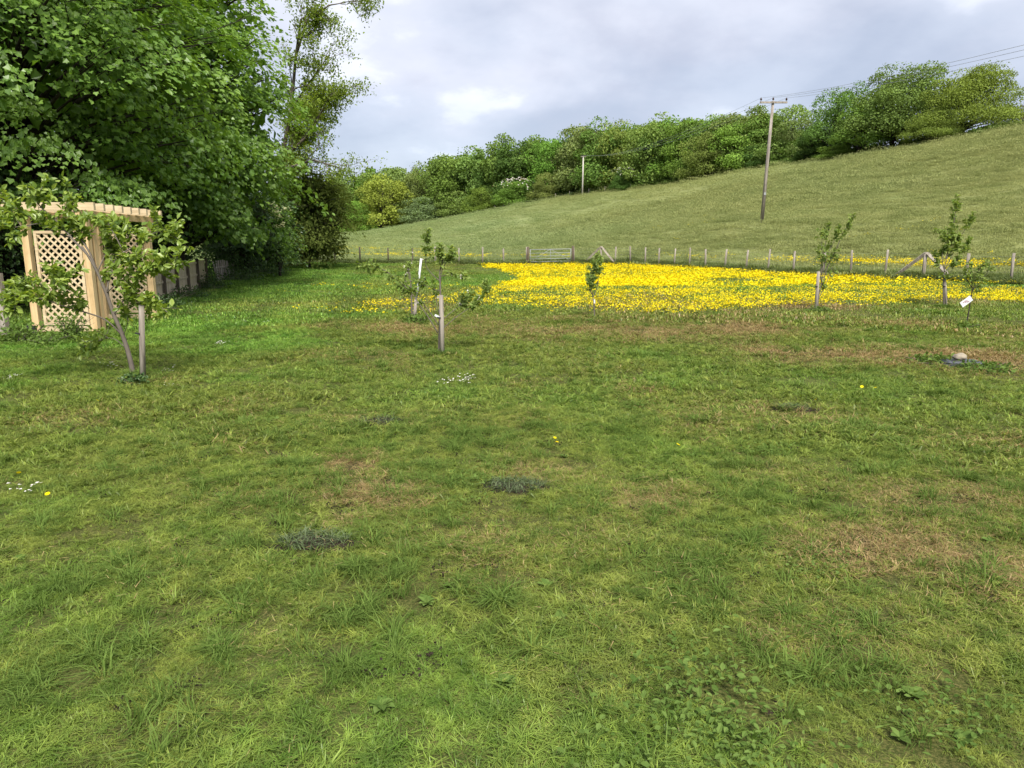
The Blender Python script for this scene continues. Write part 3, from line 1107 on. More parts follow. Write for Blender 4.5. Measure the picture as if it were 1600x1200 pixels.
# thin-leaved ash with bare outer twigs
def twig_tree(base, limbs, label):
    root = thing('ash_tree', base, label, 'tree')
    B = np.array(base, float)
    tb, cb, wb = MB(), MB(), MB()
    tips = []

    def grow(p, d, L, r, depth, leafy):
        n = 5
        pts = [p]
        for i in range(n):
            d = unit(d + rng.normal(0, .16, 3) + np.array((.03, 0, .02 if depth < 2 else -.03)))
            pts.append(pts[-1] + d * L / n)
        pts = np.array(pts)
        (tb if depth == 0 else wb).tube(pts, np.linspace(r, r * .5, n + 1), 7 if depth < 2 else 4, cap=False)
        if depth >= 2:
            tips.append((pts[-1], pts[-2], leafy))
            tips.append((pts[3], pts[2], leafy))
        if depth < 4:
            for i in range(2 if depth == 0 else 3 if depth < 3 else 2):
                j = rng.integers(2, n + 1)
                nd = unit(d + rng.normal(0, .55, 3) + np.array((.12, 0, .1)))
                grow(pts[j], nd, L * rng.uniform(.5, .72), r * .55, depth + 1, leafy)
    for pts, r, leafy in limbs:
        P = np.array([tuple(q) for q in pts]) - B
        tb.tube(P, np.linspace(r, r * .35, len(P)), 8, cap=False)
        for i in range(1, len(P)):
            seg = P[i] - P[i - 1]
            for _ in range(4):
                q = P[i - 1] + seg * rng.uniform(.2, 1)
                grow(q, unit(unit(seg) + rng.normal(0, .6, 3)), rng.uniform(.8, 1.6), max(r * .3, .02), 1, leafy)
    tb.build('trunk', M_BARK, root, True)
    wb.build('branches', M_TWIG, root)
    for e, b_, leafy in tips:
        n = rng.poisson(leafy)
        if n:
            c = e + rng.normal(0, .22, (n, 3))
            leaves(cb, c, rand_dir(n) + (0, 0, -.5), rand_dir(n) * .6 + (0, 0, 1), rng.uniform(.10, .2, n), LEAF, rng.uniform(0, 1, n))
    cb.build('crown', L_ASH, root)
    return root


bY = 47
ab = Vector((-17.5, bY, h(-17.5, bY)))
fork = at(415, 300, bY)
twig_tree(ab, [([ab + Vector((0, 0, -.1)), at(405, 350, bY), fork], .28, 0),
               ([fork, at(440, 250, bY), at(455, 170, bY - 1), at(462, 90, bY - 1.5), at(470, 30, bY - 2)], .16, 6),
               ([fork, at(450, 262, bY - 1), at(490, 250, bY - 2), at(530, 262, bY - 3)], .09, 2),
               ([at(440, 250, bY), at(478, 215, bY - 1), at(500, 180, bY - 1.5), at(515, 150, bY - 2)], .10, 6),
               ([at(455, 170, bY - 1), at(490, 120, bY - 1), at(515, 85, bY - 2)], .07, 2.2),
               ([at(462, 90, bY - 1.5), at(480, 30, bY - 2), at(515, 8, bY - 2), at(540, 4, bY - 2)], .07, 3),
               ([at(440, 250, bY), at(462, 215, bY + 1), at(475, 195, bY + 2), at(480, 165, bY + 2)], .08, 9)],
          'thin-leaved ash tree with bare outer twigs beyond the maples')

# shrubs and small trees of the hedgerow on the left
def shrub(x, y, rad, zc, label, mat=L_DARK, n=110, per=70, size=.11, name='hedge_shrub', cat='shrub', group=None, br=.75, low=-.95, fill=1500):
    z = h(x, y)
    return bough_tree(name, (x, y, z), (x, y, z + zc), rad, label, cat, mat, M_BARKD, n, per, size, LEAF, br, .5, .09, fill, group, low=low, droop=.3)


shrub(-14.2, 50.5, (3.0, 3.2, 3.9), 3.7, 'olive-brown rounded thorn tree where the hedge meets the wire fence', L_OLIVE, 170, 110, .17, 'thorn_tree', 'tree', br=1.0, fill=2500)
shrub(-16.0, 44.0, (3.0, 3.0, 3.2), 3.0, 'dark green bush beside the olive-brown thorn tree', L_DARK, 120, 90, .16, br=.9)
shrub(-14.9, 39.5, (2.4, 2.6, 2.8), 2.6, 'dark green bush under the tall maple, past the board fence end', L_DARK, 110, 90, .14)
shrub(-16.8, 33.5, (2.6, 3.6, 2.6), 2.3, 'dark evergreen shrub rising behind the board fence', L_DARK, 120, 90, .13)
shrub(-15.2, 26.5, (2.3, 3.2, 2.5), 2.3, 'dark evergreen shrub between the pergola and the board fence', L_DARK, 120, 90, .12)
shrub(-14.6, 20.2, (2.6, 3.0, 2.7), 2.4, 'dark evergreen shrub filling the shade behind the pergola', L_DARK, 130, 90, .11)
shrub(-14.8, 15.6, (2.6, 2.4, 2.3), 2.0, 'dark leafy shrub behind the left pergola post', L_DARK, 120, 90, .10)
# elder in flower
er = shrub(-13.4, 41.5, (1.0, 1.0, 1.7), 2.2, 'elder bush with creamy flower heads at the edge of the hedge', L_MAPLE, 36, 80, .14, 'elder_bush', 'shrub', br=.6, fill=200)
cb = MB()
for u, v in [(425, 318), (433, 322), (428, 331), (437, 338), (424, 343), (440, 351), (430, 354), (446, 326), (420, 327)]:
    q = np.array(at(u, v, 40.6)) - np.array(er.location)
    n = 26
    leaves(cb, q + rng.normal(0, .13, (n, 3)) * (1, 1, .35), rand_dir(n), np.tile((.2, -.5, 1.0), (n, 1)), rng.uniform(.07, .12, n), CLUMP, rng.uniform(0, 1, n))
cb.build('blossom', L_CREAM, er)


# ------------------------------------------------------------------ the hillside wood
def far_proto(k, nl, per, q, asp, low=-.55, gaps=.0, wind=0.0, skirt=.07):
    """unit tree: height 1, crown of many leafy lobes, trunk with limbs"""
    cb, tb = MB(), MB()
    cz, rz = .51, .49
    rx = asp / 2
    P, D = crown_points((wind * .06, 0, cz), (rx * .78, rx * .78, rz * .8), nl, .35, low)
    tb.tube(bez((0, 0, -.03), (0, 0, .3), (wind * .05, 0, .78), 7), np.linspace(.026, .006, 7), 6)
    a_ = rng.uniform(0, 6.28, nl // 3)
    sk = np.c_[np.cos(a_) * rx * .72, np.sin(a_) * rx * .72, rng.uniform(skirt, skirt + .16, len(a_))]
    P, D = np.r_[P, sk], np.r_[D, np.c_[np.cos(a_), np.sin(a_), np.zeros(len(a_))]]
    for p, d in zip(P, D):
        z0 = max(.06, p[2] * .5)
        tb.tube(bez((0, 0, z0), (p[0] * .4, p[1] * .4, (z0 + p[2]) / 2 + .03), p, 5), np.linspace(.011, .002, 5), 4, cap=False)
        lr = np.array((asp * .17, asp * .17, .115)) * rng.uniform(.65, 1.3)
        m = int(per * rng.uniform(.7, 1.3))
        e = unit(rng.normal(size=(m, 3)) + d * .55 + (0, 0, .15))
        rr_ = rng.uniform(.45, 1.06, m) ** .7
        c = p + e * rr_[:, None] * lr
        c[:, 0] += wind * .05 * (c[:, 2] - .3)
        c = c + rng.normal(0, q * .4, c.shape)
        keep = rng.uniform(0, 1, m) > gaps
        c, e = c[keep], e[keep]
        m = len(c)
        hue = np.clip(rng.uniform(.15, .7) + rng.normal(0, .22, m), 0, 1)
        leaves(cb, c, rand_dir(m), e + rng.normal(0, .55, (m, 3)) + (0, 0, .2), q * rng.uniform(.6, 1.35, m), CLUMP, hue)
    return cb.mesh('crown_%d' % k, L_FAR), tb.mesh('trunk_%d' % k, M_BARKD, True)


FARP = [far_proto(k, nl, per, q, asp, low) for k, (nl, per, q, asp, low) in enumerate(
    [(46, 190, .026, .95, -1), (44, 200, .026, 1.15, -1), (42, 190, .026, .75, -1), (48, 180, .025, 1.05, -1), (38, 190, .027, .62, -1), (26, 170, .034, 1.6, -1)])]
BIGP = [far_proto(10 + k, nl, per, q, asp, low, .0, w, .15) for k, (nl, per, q, asp, low, w) in enumerate(
    [(66, 330, .0175, .98, -.85, 1.0), (74, 340, .0175, 1.25, -.8, 1.0), (44, 230, .019, .75, -.95, 1.0)])]
TWIGP = far_proto(20, 34, 110, .020, 1.0, -.7, .25)


def far_tree(name, x, y, H_, col, label, group=None, pr=None, wx=1.0, cat='tree', sink=0.0):
    z = h(x, y) - sink
    cm, tm = pr
    root = thing(name, (x, y, z), label, cat, group, rng.uniform(0, 6.28) if pr not in BIGP else rng.uniform(-.35, .35))
    root.scale = (H_ * wx, H_ * wx, H_)
    c = link_mesh('crown', cm, root)
    j = rng.uniform(.9, 1.1, 3)
    c.color = (col[0] * j[0], col[1] * j[1], col[2] * j[2], 1)
    link_mesh('trunk', tm, root)
    return root


def px_tree(name, u, vb, vt, Y, col, label, pr, group=None, cat='tree', wpx=None, asp=1.0):
    b_, t_ = at(u, vb, Y), at(u, vt, Y)
    z = h(b_.x, b_.y)
    H_ = t_.z - z
    wx = 1.0
    if wpx:
        wx = (wpx * Y / F) / (H_ * asp)
    return far_tree(name, b_.x, b_.y, H_, col, label, group, pr, wx, cat)


OL = (.108, .150, .042)
MG = (.085, .135, .030)
DG = (.055, .095, .026)
YG = (.19, .215, .032)
BG = (.115, .178, .036)
GG = (.125, .155, .070)
BR = (.110, .130, .056)
p_ = FARP
# trees that can be told apart along the front of the wood
px_tree('field_maple', 600, 361, 268, 226, (.135, .178, .032), 'rounded golden-green tree at the foot of the wood', p_[0], wpx=92)
px_tree('wood_tree', 556, 364, 312, 222, BG, 'bright green low tree beside the golden-green tree', p_[1], wpx=62, asp=1.15)
px_tree('wood_tree', 518, 372, 262, 240, OL, 'olive tree at the low end of the wood behind the thorn tree', p_[0], wpx=80)
px_tree('wood_tree', 470, 380, 268, 244, DG, 'dark tree at the lowest corner of the wood', p_[3], wpx=90)
px_tree('willow_bush', 662, 352, 306, 226, GG, 'grey-green rounded willow bush on the field edge', p_[1], wpx=80, asp=1.15, cat='bush')
px_tree('willow_bush', 712, 342, 296, 222, (.115, .15, .05), 'grey-green bush uphill of the rounded willow bush', p_[1], wpx=70, asp=1.15, cat='bush')
px_tree('field_bush', 752, 334, 292, 208, MG, 'mid-green bush on the field edge below the flowering hawthorn', p_[1], wpx=62, asp=1.15, cat='bush')
haw = []
haw.append(px_tree('hawthorn_bush', 806, 323, 283, 196, MG, 'wide hawthorn bush topped with white blossom', p_[1], wpx=72, asp=1.15, cat='bush'))
px_tree('field_bush', 852, 312, 268, 186, (.105, .13, .045), 'brownish-green bush between the wide hawthorn and the far power pole', p_[1], wpx=56, asp=1.15, cat='bush')
px_tree('wood_tree', 820, 315, 230, 206, BG, 'fresh bright green tree rising behind the wide hawthorn', p_[2], wpx=52, asp=.75)
px_tree('wood_tree', 888, 303, 216, 190, BR, 'brown-twigged tree just coming into leaf behind the far power pole', TWIGP, wpx=84)
px_tree('wood_tree', 752, 330, 236, 222, OL, 'olive-green tree at the wood edge left of the fresh bright green tree', p_[0], wpx=70)
px_tree('wood_tree', 695, 342, 246, 236, (.13, .145, .05), 'dull olive tree standing over the grey-green bushes', p_[3], wpx=70)
px_tree('wood_tree', 646, 352, 256, 246, GG, 'grey-leaved tree rising behind the rounded willow bush', p_[4], wpx=40, asp=.62)
px_tree('wood_tree', 944, 299, 205, 176, MG, 'dense green tree right beside the far power pole', p_[0], wpx=70)
px_tree('wood_tree', 984, 294, 196, 172, DG, 'dark green tree above the small white hawthorn', p_[3], wpx=66)
haw.append(px_tree('hawthorn_bush', 972, 296, 264, 160, DG, 'small hawthorn bush white with blossom under the dark green tree', p_[1], wpx=38, asp=1.15, cat='bush'))
px_tree('wood_tree', 1028, 290, 192, 158, MG, 'broad green tree at the top of the field past the small hawthorn', p_[3], wpx=84, asp=1.05)
px_tree('wood_tree', 1076, 284, 182, 150, (.095, .15, .034), 'broad green tree next along the field top, light green crown', p_[1], wpx=96, asp=1.15)
px_tree('wood_tree', 1100, 280, 205, 141, (.105, .13, .038), 'low rusty-green tree at the field top between two taller trees', p_[1], wpx=80, asp=1.15)
px_tree('wood_tree', 1148, 272, 186, 138, BG, 'bright leafy tree just left of the tall power pole top', p_[0], wpx=84)
px_tree('wood_tree', 1186, 264, 166, 136, MG, 'tall green tree directly behind the near power pole', p_[2], wpx=66, asp=.75)
px_tree('wood_tree', 1238, 257, 172, 128, (.115, .138, .058), 'grey-olive tree between the near power pole and the windswept trees', TWIGP, wpx=72)
px_tree('wood_tree', 1268, 252, 190, 120, DG, 'dark tree in the gap beside the grey-olive tree', p_[2], wpx=50, asp=.75)
px_tree('windswept_tree', 1300, 248, 114, 116, (.075, .125, .034), 'slim dark green windswept tree at the head of the field', BIGP[2], wpx=88, asp=.75)
px_tree('windswept_tree', 1392, 238, 88, 107, (.098, .138, .040), 'tallest windswept tree on the crest of the field', BIGP[0], wpx=150)
px_tree('windswept_tree', 1340, 246, 150, 109, (.10, .16, .036), 'shorter light green tree leaning against the tallest windswept tree', BIGP[2], wpx=88, asp=.75)
px_tree('windswept_tree', 1500, 219, 97, 99, (.115, .155, .034), 'spreading golden-leaved oak on the crest of the field', BIGP[1], wpx=142, asp=1.25)
px_tree('windswept_tree', 1452, 228, 165, 99, (.13, .17, .036), 'low golden-green tree filling the gap under the spreading oak', BIGP[1], wpx=86, asp=1.25)
px_tree('copper_tree', 1606, 197, 150, 102, (.07, .035, .035), 'small copper-leaved tree by itself past the golden oak', BIGP[2], wpx=34, asp=.75)
px_tree('field_bush', 1305, 248, 226, 111, MG, 'low bush under the slim dark green windswept tree', p_[1], wpx=60, asp=1.15, cat='bush')
for hw in haw:
    mb = MB()
    n = 420
    d = unit(rng.normal(size=(n, 3)) + (.3, -.5, .6))
    c = np.array((.05, -.05, .62)) + d * rng.uniform(.95, 1.15, (n, 1)) * np.array((.60, .60, .46))
    keep = (wob(c[:, 0] * 9, c[:, 2] * 9 + c[:, 1] * 7, 1) > -.05) & (c[:, 2] + .25 * c[:, 0] > .62)
    leaves(mb, c[keep], rand_dir(keep.sum()), d[keep] + rng.normal(0, .4, (keep.sum(), 3)), rng.uniform(.025, .055, keep.sum()), CLUMP, rng.uniform(0, 1, keep.sum()))
    b_ = mb.build('blossom', L_BLOSSOM, hw)
    hw.rotation_euler.z = 0

# the trees packed behind them
names = [('olive-green tree packed in the depth of the hillside wood', OL), ('mid-green tree packed in the depth of the hillside wood', MG),
         ('dull brownish-green tree packed in the depth of the hillside wood', (.112, .145, .050)), ('dark green tree packed in the depth of the hillside wood', DG)]
placed = []
ang = np.linspace(0, 1, 46)
for row, (back, n, hh) in enumerate([(9, 30, 15.5), (20, 28, 16.5), (34, 24, 17), (52, 20, 17)]):
    us = np.linspace(440, 1225 - 12 * row, n) + rng.normal(0, 7, n)
    for u in us:
        e = [q[0] for q in EDGE]
        Y = np.interp(u, e, [q[2] for q in EDGE]) + back * (1.0 if u < 1000 else .7)
        p = at(u, 300, Y)
        x = p.x * (1 if row else 1)
        far = np.clip((u - 600) / 500, 0, 1)
        Hh = np.interp(u, [440, 560, 700, 850, 1000, 1220], [23, 23, 20.5, 18.5, 14.5, 10]) * (1 - .07 * row) * rng.uniform(.9, 1.08)
        lab, col = names[int(rng.choice(4, p=[.45, .33, .12, .10]))]
        far_tree('wood_tree', x, Y, Hh, col, lab, 'trees in the hillside wood: ' + lab.split(' tree')[0], p_[int(rng.integers(0, 5))], rng.uniform(.9, 1.15))

# an understorey of shrubs closes the front of the wood down to the ground
for u in np.r_[np.linspace(470, 1010, 30), np.linspace(1020, 1320, 22)]:
    u = u + rng.normal(0, 5)
    Y = np.interp(u, [q[0] for q in EDGE], [q[2] for q in EDGE]) + rng.uniform(3, 7) + 6 * (abs(u - 910) < 22)
    far_tree('understorey_shrub', at(u, 300, Y).x, Y, rng.uniform(3.2, 5.5), (MG, DG, OL)[int(rng.integers(0, 3))], 'leafy shrub closing the front of the wood between the trunks',
             'understorey shrubs along the wood edge', FARP[1], rng.uniform(1.0, 1.5), 'shrub', .3)

# low scrub along the top edge of the field
mbs = []
for k in range(3):
    mb = MB()
    n = 160
    e = unit(rng.normal(size=(n, 3)) + (0, 0, .6))
    leaves(mb, e * rng.uniform(.4, 1, (n, 1)) * (1.1, 1.1, .6) + (0, 0, .25), rand_dir(n), e, rng.uniform(.15, .32, n), CLUMP, rng.uniform(0, 1, n))
    mbs.append(proto('scrub_%d' % k, mb, L_WEED if k else L_OLIVE))
th = rng.uniform(R(-16), R(40), 420)
rr = edge_r(th) + rng.normal(2.0, 1.6, len(th))
scatter('field_edge_scrub', with_z(np.c_[rr * np.sin(th), rr * np.cos(th)]), mbs, 'low green scrub along the top edge of the field', 'scrub', .6, 1.3, .1)
# ------------------------------------------------------------------ overhead line
def power_pole(base, Hh, label, lean, yaw=0.0, half=.98, rad=.15, mat=None):
    root = thing('power_pole', base, label, 'pole', 'wooden poles of the overhead line')
    top = np.array((lean, 0, Hh))
    MB().tube(np.array([(0, 0, -.4), top * .5, top]), [rad, rad * .83, rad * .67], 14).build('pole', mat or M_POLE, root, True)
    ax = np.array((math.cos(yaw), math.sin(yaw), 0))
    Mx = Matrix.Translation(Vector(top + (0, -.13, -.12))) @ Matrix.Rotation(yaw, 4, 'Z')
    arm = MB().box((0, 0, 0), (half * 2 + .14, .10, .13), Mx).build('crossarm', M_POLE, root)
    ends = []
    for s, dz in ((-half, -.05), (0, .0), (half, -.05)):
        c = top + ax * s + np.array((0, -.13 if s else 0, dz))
        ins = MB().tube([c, c + (0, 0, .10)], .018, 6)
        ins.tube([c + (0, 0, .08), c + (0, 0, .13), c + (0, 0, .20), c + (0, 0, .27)], [.05, .085, .06, .045], 10)
        ins.build('insulator', M_INSUL, root, True)
        ends.append(np.array(base) + c + (0, 0, .25))
    for dz in (2.2,):
        MB().box((lean * dz / Hh, -.17, dz), (.16, .012, .2)).build('number_plate', M_GALV, root)
    return ends


b1 = pole_base
Z1 = h(b1.x, b1.y)
b1 = Vector((b1.x, b1.y, Z1))
b2 = at(910, 304, 167)
b2 = Vector((b2.x, b2.y, h(b2.x, b2.y)))
b3 = Vector((23.0, -50, h(23.0, -50)))
t1 = at(1208, 158, 58)
e1 = power_pole(b1, t1.z - Z1, 'tall weathered power pole standing in the field with a three-wire crossarm', t1.x - b1.x)
e2 = power_pole(b2, at(910, 244, 167).z - b2.z, 'distant power pole at the top edge of the field in front of the wood', .05, 0.0, .5, .19, M_PALEP)
e3 = power_pole(b3, 8.4, 'power pole carrying the overhead wires on past the garden', 0)
for a_, b_, sag, lab in ((e2, e1, 1.5, 'overhead wire slung from the distant pole to the tall pole'), (e1, e3, 3.2, 'overhead wire running from the tall pole out over the lawn')):
    for p, q in zip(a_, b_):
        t = np.linspace(0, 1, 40)[:, None]
        c = p + (q - p) * t
        c[:, 2] -= 4 * sag * (t * (1 - t))[:, 0]
        tag(MB().tube(c, .009, 5).build('overhead_wire', M_CABLE), lab, 'wire', 'overhead wires: ' + ('far span' if sag == 1.5 else 'near span'))


# ------------------------------------------------------------------ wire fence and field gate
def wire_fence(posts, label, dark, braces=(), name='wire_fence'):
    P = [at(*q) for q in posts]
    P = [Vector((p.x, p.y, h(p.x, p.y))) for p in P]
    root = thing(name, P[0], label, 'fence')
    O = np.array(P[0])
    tops = []
    for i, p in enumerate(P):
        hgt = rng.uniform(1.16, 1.3)
        lean = rng.normal(0, .03, 2)
        top = np.array((lean[0], lean[1], hgt))
        r_ = rng.uniform(.05, .065) * (1.25 if i in braces else 1)
        o = MB().tube(np.array([(0, 0, -.35), top * .5, top]), [r_, r_ * .98, r_ * .92], 8).build('post', dark(i), root, True)
        o.location = Vector(np.array(p) - O)
        tops.append(np.array(p) - O + top)
    for z, rr_ in ((.06, .0022), (.24, .0022), (.45, .0022), (.66, .0022), (.86, .0025), (1.08, .0028)):
        mb = MB()
        for i in range(len(P) - 1):
            a_ = np.array(P[i]) - O + (tops[i] - (np.array(P[i]) - O)) * (z / 1.22) + (0, -.06, 0)
            b_ = np.array(P[i + 1]) - O + (tops[i + 1] - (np.array(P[i + 1]) - O)) * (z / 1.22) + (0, -.06, 0)
            mb.tube([a_, (a_ + b_) / 2 - (0, 0, .008), b_], rr_, 4, cap=False)
        mb.build('wire', M_WIRE, root)
    mb = MB()
    for i in range(len(P) - 1):
        a_, b_ = np.array(P[i]) - O, np.array(P[i + 1]) - O
        L = np.linalg.norm(b_ - a_)
        for t in np.arange(.15, L, .3) / L:
            c = a_ + (b_ - a_) * t + (0, -.06, 0)
            mb.tube([c + (0, 0, .05), c + (0, 0, .86)], .0016, 3, cap=False)
    o = mb.build('netting', M_WIRE, root)
    for i in braces:
        p, t_ = np.array(P[i]) - O, tops[i]
        dl = unit((np.array(P[min(i + 1, len(P) - 1)]) - np.array(P[i])))
        for sgn, ln in ((1, 1.15), (-1, 1.5)):
            e = p + sgn * dl * ln + np.array((0, -.25, 0))
            e[2] = h(e[0] + O[0], e[1] + O[1]) - O[2] - .05
            q = t_ + np.array((0, -.06, -.04)) + sgn * dl * .03
            d = unit(q - e)
            Lb = np.linalg.norm(q - e)
            X = unit(np.cross(d, (0, 1, 0)))
            Y_ = np.cross(d, X)
            Mm = Matrix((( *[X[0], Y_[0], d[0]], ((q + e) / 2)[0]), (*[X[1], Y_[1], d[1]], ((q + e) / 2)[1]), (*[X[2], Y_[2], d[2]], ((q + e) / 2)[2]), (0, 0, 0, 1)))
            MB().box((0, 0, 0), (.13, .06, Lb), Mm).build('brace', M_OLDWOOD, root)
    return root


wire_fence(FENCE_L, 'post and wire fence running from the hedge to the field gate', lambda i: M_DKPOST if i < 6 else M_OLDWOOD)
wire_fence(FENCE_R, 'post and wire fence with slanted braces running on past the field gate', lambda i: M_OLDWOOD, (1, 16))

ga, gb = at(827, 413.5, 53.4), at(893, 412, 53.4)
ga.z, gb.z = h(ga.x, ga.y), h(gb.x, gb.y)
gate = thing('field_gate', ga, 'grey five-bar metal field gate set in the wire fence', 'gate')
gd = np.array(gb - ga)
GL = np.linalg.norm(gd)
for z in (.22, .42, .62, .84, 1.10):
    MB().tube([gd * .02 + (0, 0, z), gd * .98 + (0, 0, z)], .024 if z in (.22, 1.10) else .018, 8).build('rail', M_GALV, gate, True)
for t in (.02, .5, .98):
    MB().tube([gd * t + (0, 0, .18), gd * t + (0, 0, 1.13)], .024 if t != .5 else .016, 8).build('stile', M_GALV, gate, True)
MB().tube([gd * .03 + (0, -.03, .24), gd * .48 + (0, -.03, 1.08)], .014, 6).build('brace', M_GALV, gate, True)
MB().tube([gd * .97 + (0, -.03, .24), gd * .52 + (0, -.03, 1.08)], .014, 6).build('brace', M_GALV, gate, True)
for t in (-.03, 1.03):
    q = gd * t
    MB().tube([q + (0, 0, -.4), q + (0, 0, .7), q + (0, 0, 1.32)], [.10, .098, .09], 9).build('gate_post', M_DKPOST, gate, True)

# little posts along the wood edge
far_posts = [(735, 334.5, 210), (747, 332, 207), (760, 329.5, 204), (773, 327.5, 201), (787, 325, 198), (868, 309.5, 180), (890, 306, 176), (920, 301.5, 170), (945, 299, 166), (985, 295, 158)]
wire_fence(far_posts, 'far fence of small posts along the wood edge', lambda i: M_OLDWOOD, (), 'edge_fence')

# ------------------------------------------------------------------ timber pergola with lattice sides
c2 = on_ground(151, 521)
pg = thing('pergola', c2, 'new timber pergola with diagonal lattice side panels', 'pergola', rz=R(3))
# local frame: x = -1.35..0 (side), y = 0..2.75 (along), z up
PW, PL, PH = 1.16, 2.75, 2.34
zoff = [h(c2.x + dx, c2.y + dy) - c2.z for dx, dy in ((0, 0), (-PW, 0), (0, PL), (-PW, PL))]
for (x, y), dz in zip(((0, 0), (-PW, 0), (0, PL), (-PW, PL)), zoff):
    MB().box((x, y, PH / 2 + dz / 2 - .03), (.135, .135, PH - dz + .06)).build('post', M_NEWWOOD, pg)
MB().box((.0, .235, PH / 2 - .03), (.11, .11, PH + .06)).build('post', M_NEWWOOD, pg)
for x in (-.0, -PW):
    MB().box((x + .005, PL / 2, PH + .071), (.11, PL + .55, .14)).build('beam', M_NEWWOOD, pg)
nr = 9
for i in range(nr):
    y = -.16 + (PL + .32) * i / (nr - 1)
    MB().box((-PW / 2, y, PH + .215), (PW + .62, .075, .145)).build('rafter', M_PALEWOOD, pg)


def lattice(y0, x0, x1, z0, z1):
    fr = MB()
    for x in (x0, x1):
        fr.box((x, y0, (z0 + z1) / 2), (.055, .05, z1 - z0))
    for z in (z0 + .0275, z1 - .0275):
        fr.box(((x0 + x1) / 2, y0, z), (x1 - x0 - .056, .049, .055))
    panel = fr.build('lattice_panel', M_PALEWOOD, pg)
    w, hh = x1 - x0, z1 - z0
    stp = .150
    for sgn in (1, -1):
        for c in np.arange(-hh, w + hh, stp):
            # line x - sgn*z = c clipped to the frame
            pts = []
            zs = np.linspace(0.02, hh - 0.02, 300)
            xs = c + sgn * zs + (0 if sgn > 0 else hh * 0)
            ok = (xs > .01) & (xs < w - .01)
            if ok.sum() < 6:
                continue
            i0, i1 = np.argmax(ok), len(ok) - 1 - np.argmax(ok[::-1])
            a_ = np.array((x0 + xs[i0], y0 + sgn * .006, z0 + zs[i0]))
            b_ = np.array((x0 + xs[i1], y0 + sgn * .006, z0 + zs[i1]))
            L = np.linalg.norm(b_ - a_)
            Mm = Matrix.Translation(Vector((a_ + b_) / 2)) @ Matrix.Rotation(-math.atan2(b_[2] - a_[2], b_[0] - a_[0]), 4, 'Y')
            MB().box((0, 0, 0), (L, .009, .036), Mm).build('slat', M_PALEWOOD, panel)


lattice(0, -PW + .17, -.13, .18, 2.08)
lattice(PL, -PW + .17, -.13, .20, 2.08)
for y in (0, PL):
    MB().box((-PW / 2, y, .10), (PW - .14, .06, .10)).build('base_board', M_PALEWOOD, pg)
MB().box((-PW - .05, -.12, .06), (.14, .08, .24)).build('foot_block', M_BLACK, pg)

# ------------------------------------------------------------------ board fence behind the pergola
fa, fb = on_ground(232, 478), on_ground(322, 449)
bf = thing('board_fence', fa, 'low brown board fence with square posts beyond the pergola', 'fence')
fd = np.array(fb - fa)
FL = np.linalg.norm(fd[:2])
yaw = math.atan2(fd[1], fd[0])
slope = fd[2] / FL
nrm = np.array((math.sin(yaw), -math.cos(yaw), 0))
bme = MB().box((0, 0, .6), (.125, .018, 1.14)).mesh('board', M_BOARD)
nb_ = int(FL / .135)
for i in range(nb_):
    t = (i + .5) / nb_
    o = link_mesh('board', bme, bf, Vector(fd * t + (0, 0, rng.normal(0, .008))))
    o.rotation_euler.z = yaw
nps = 6
for i in range(nps):
    t = i / (nps - 1)
    o = MB().box((0, 0, .57), (.09, .09, 1.36)).build('post', M_DKPOST, bf)
    o.location = Vector(fd * t + nrm * .075)
    o.rotation_euler.z = yaw
for z in (.22, .62, 1.10):
    for i in range(nps - 1):
        a_, b_ = fd * (i / (nps - 1)), fd * ((i + 1) / (nps - 1))
        o = MB().box((0, 0, 0), (np.linalg.norm(b_ - a_) - .1, .04, .075)).build('rail', M_BOARD, bf)
        o.location = Vector((a_ + b_) / 2 + nrm * .035 + (0, 0, z))
        o.rotation_euler = (0, -math.atan(slope), yaw)
# pale boards standing in for flecks of light through the hedge further along
pa_, pb_ = on_ground(338, 441), on_ground(366, 435)
pf = thing('hedge_light_flecks', pa_, 'pale boards added as flecks of light showing through the dark hedge', 'fence')
pd = np.array(pb_ - pa_)
for i in range(11):
    t = i / 10
    MB().box((0, 0, 0), (.10, .02, .95 + .25 * random.random()), Matrix.Translation(Vector(pd * t + (0, 0, .5))) @ Matrix.Rotation(random.gauss(0, .08), 4, 'Y') @ Matrix.Rotation(1.2, 4, 'Z')).build('light_fleck', M_OLDWOOD, pf)
o = MB().tube([pd * 0 + (0, 0, .7), pd + (0, 0, .72)], .03, 5).build('rail', M_OLDWOOD, pf)  # crossbar added with the boards that imitate the light flecks
# grey post at the left edge of the view
gp = on_ground(8, 526)
gpo = thing('garden_fence', gp, 'grey weathered post and rail at the edge of the lawn, beside the pergola', 'fence')
MB().box((0, 0, .6), (.15, .13, 1.32)).build('post', M_OLDWOOD, gpo)
MB().box((-.9, 0, .78), (1.66, .05, .11)).build('rail', M_OLDWOOD, gpo)
MB().box((-.9, 0, .36), (1.66, .05, .11)).build('rail', M_OLDWOOD, gpo)


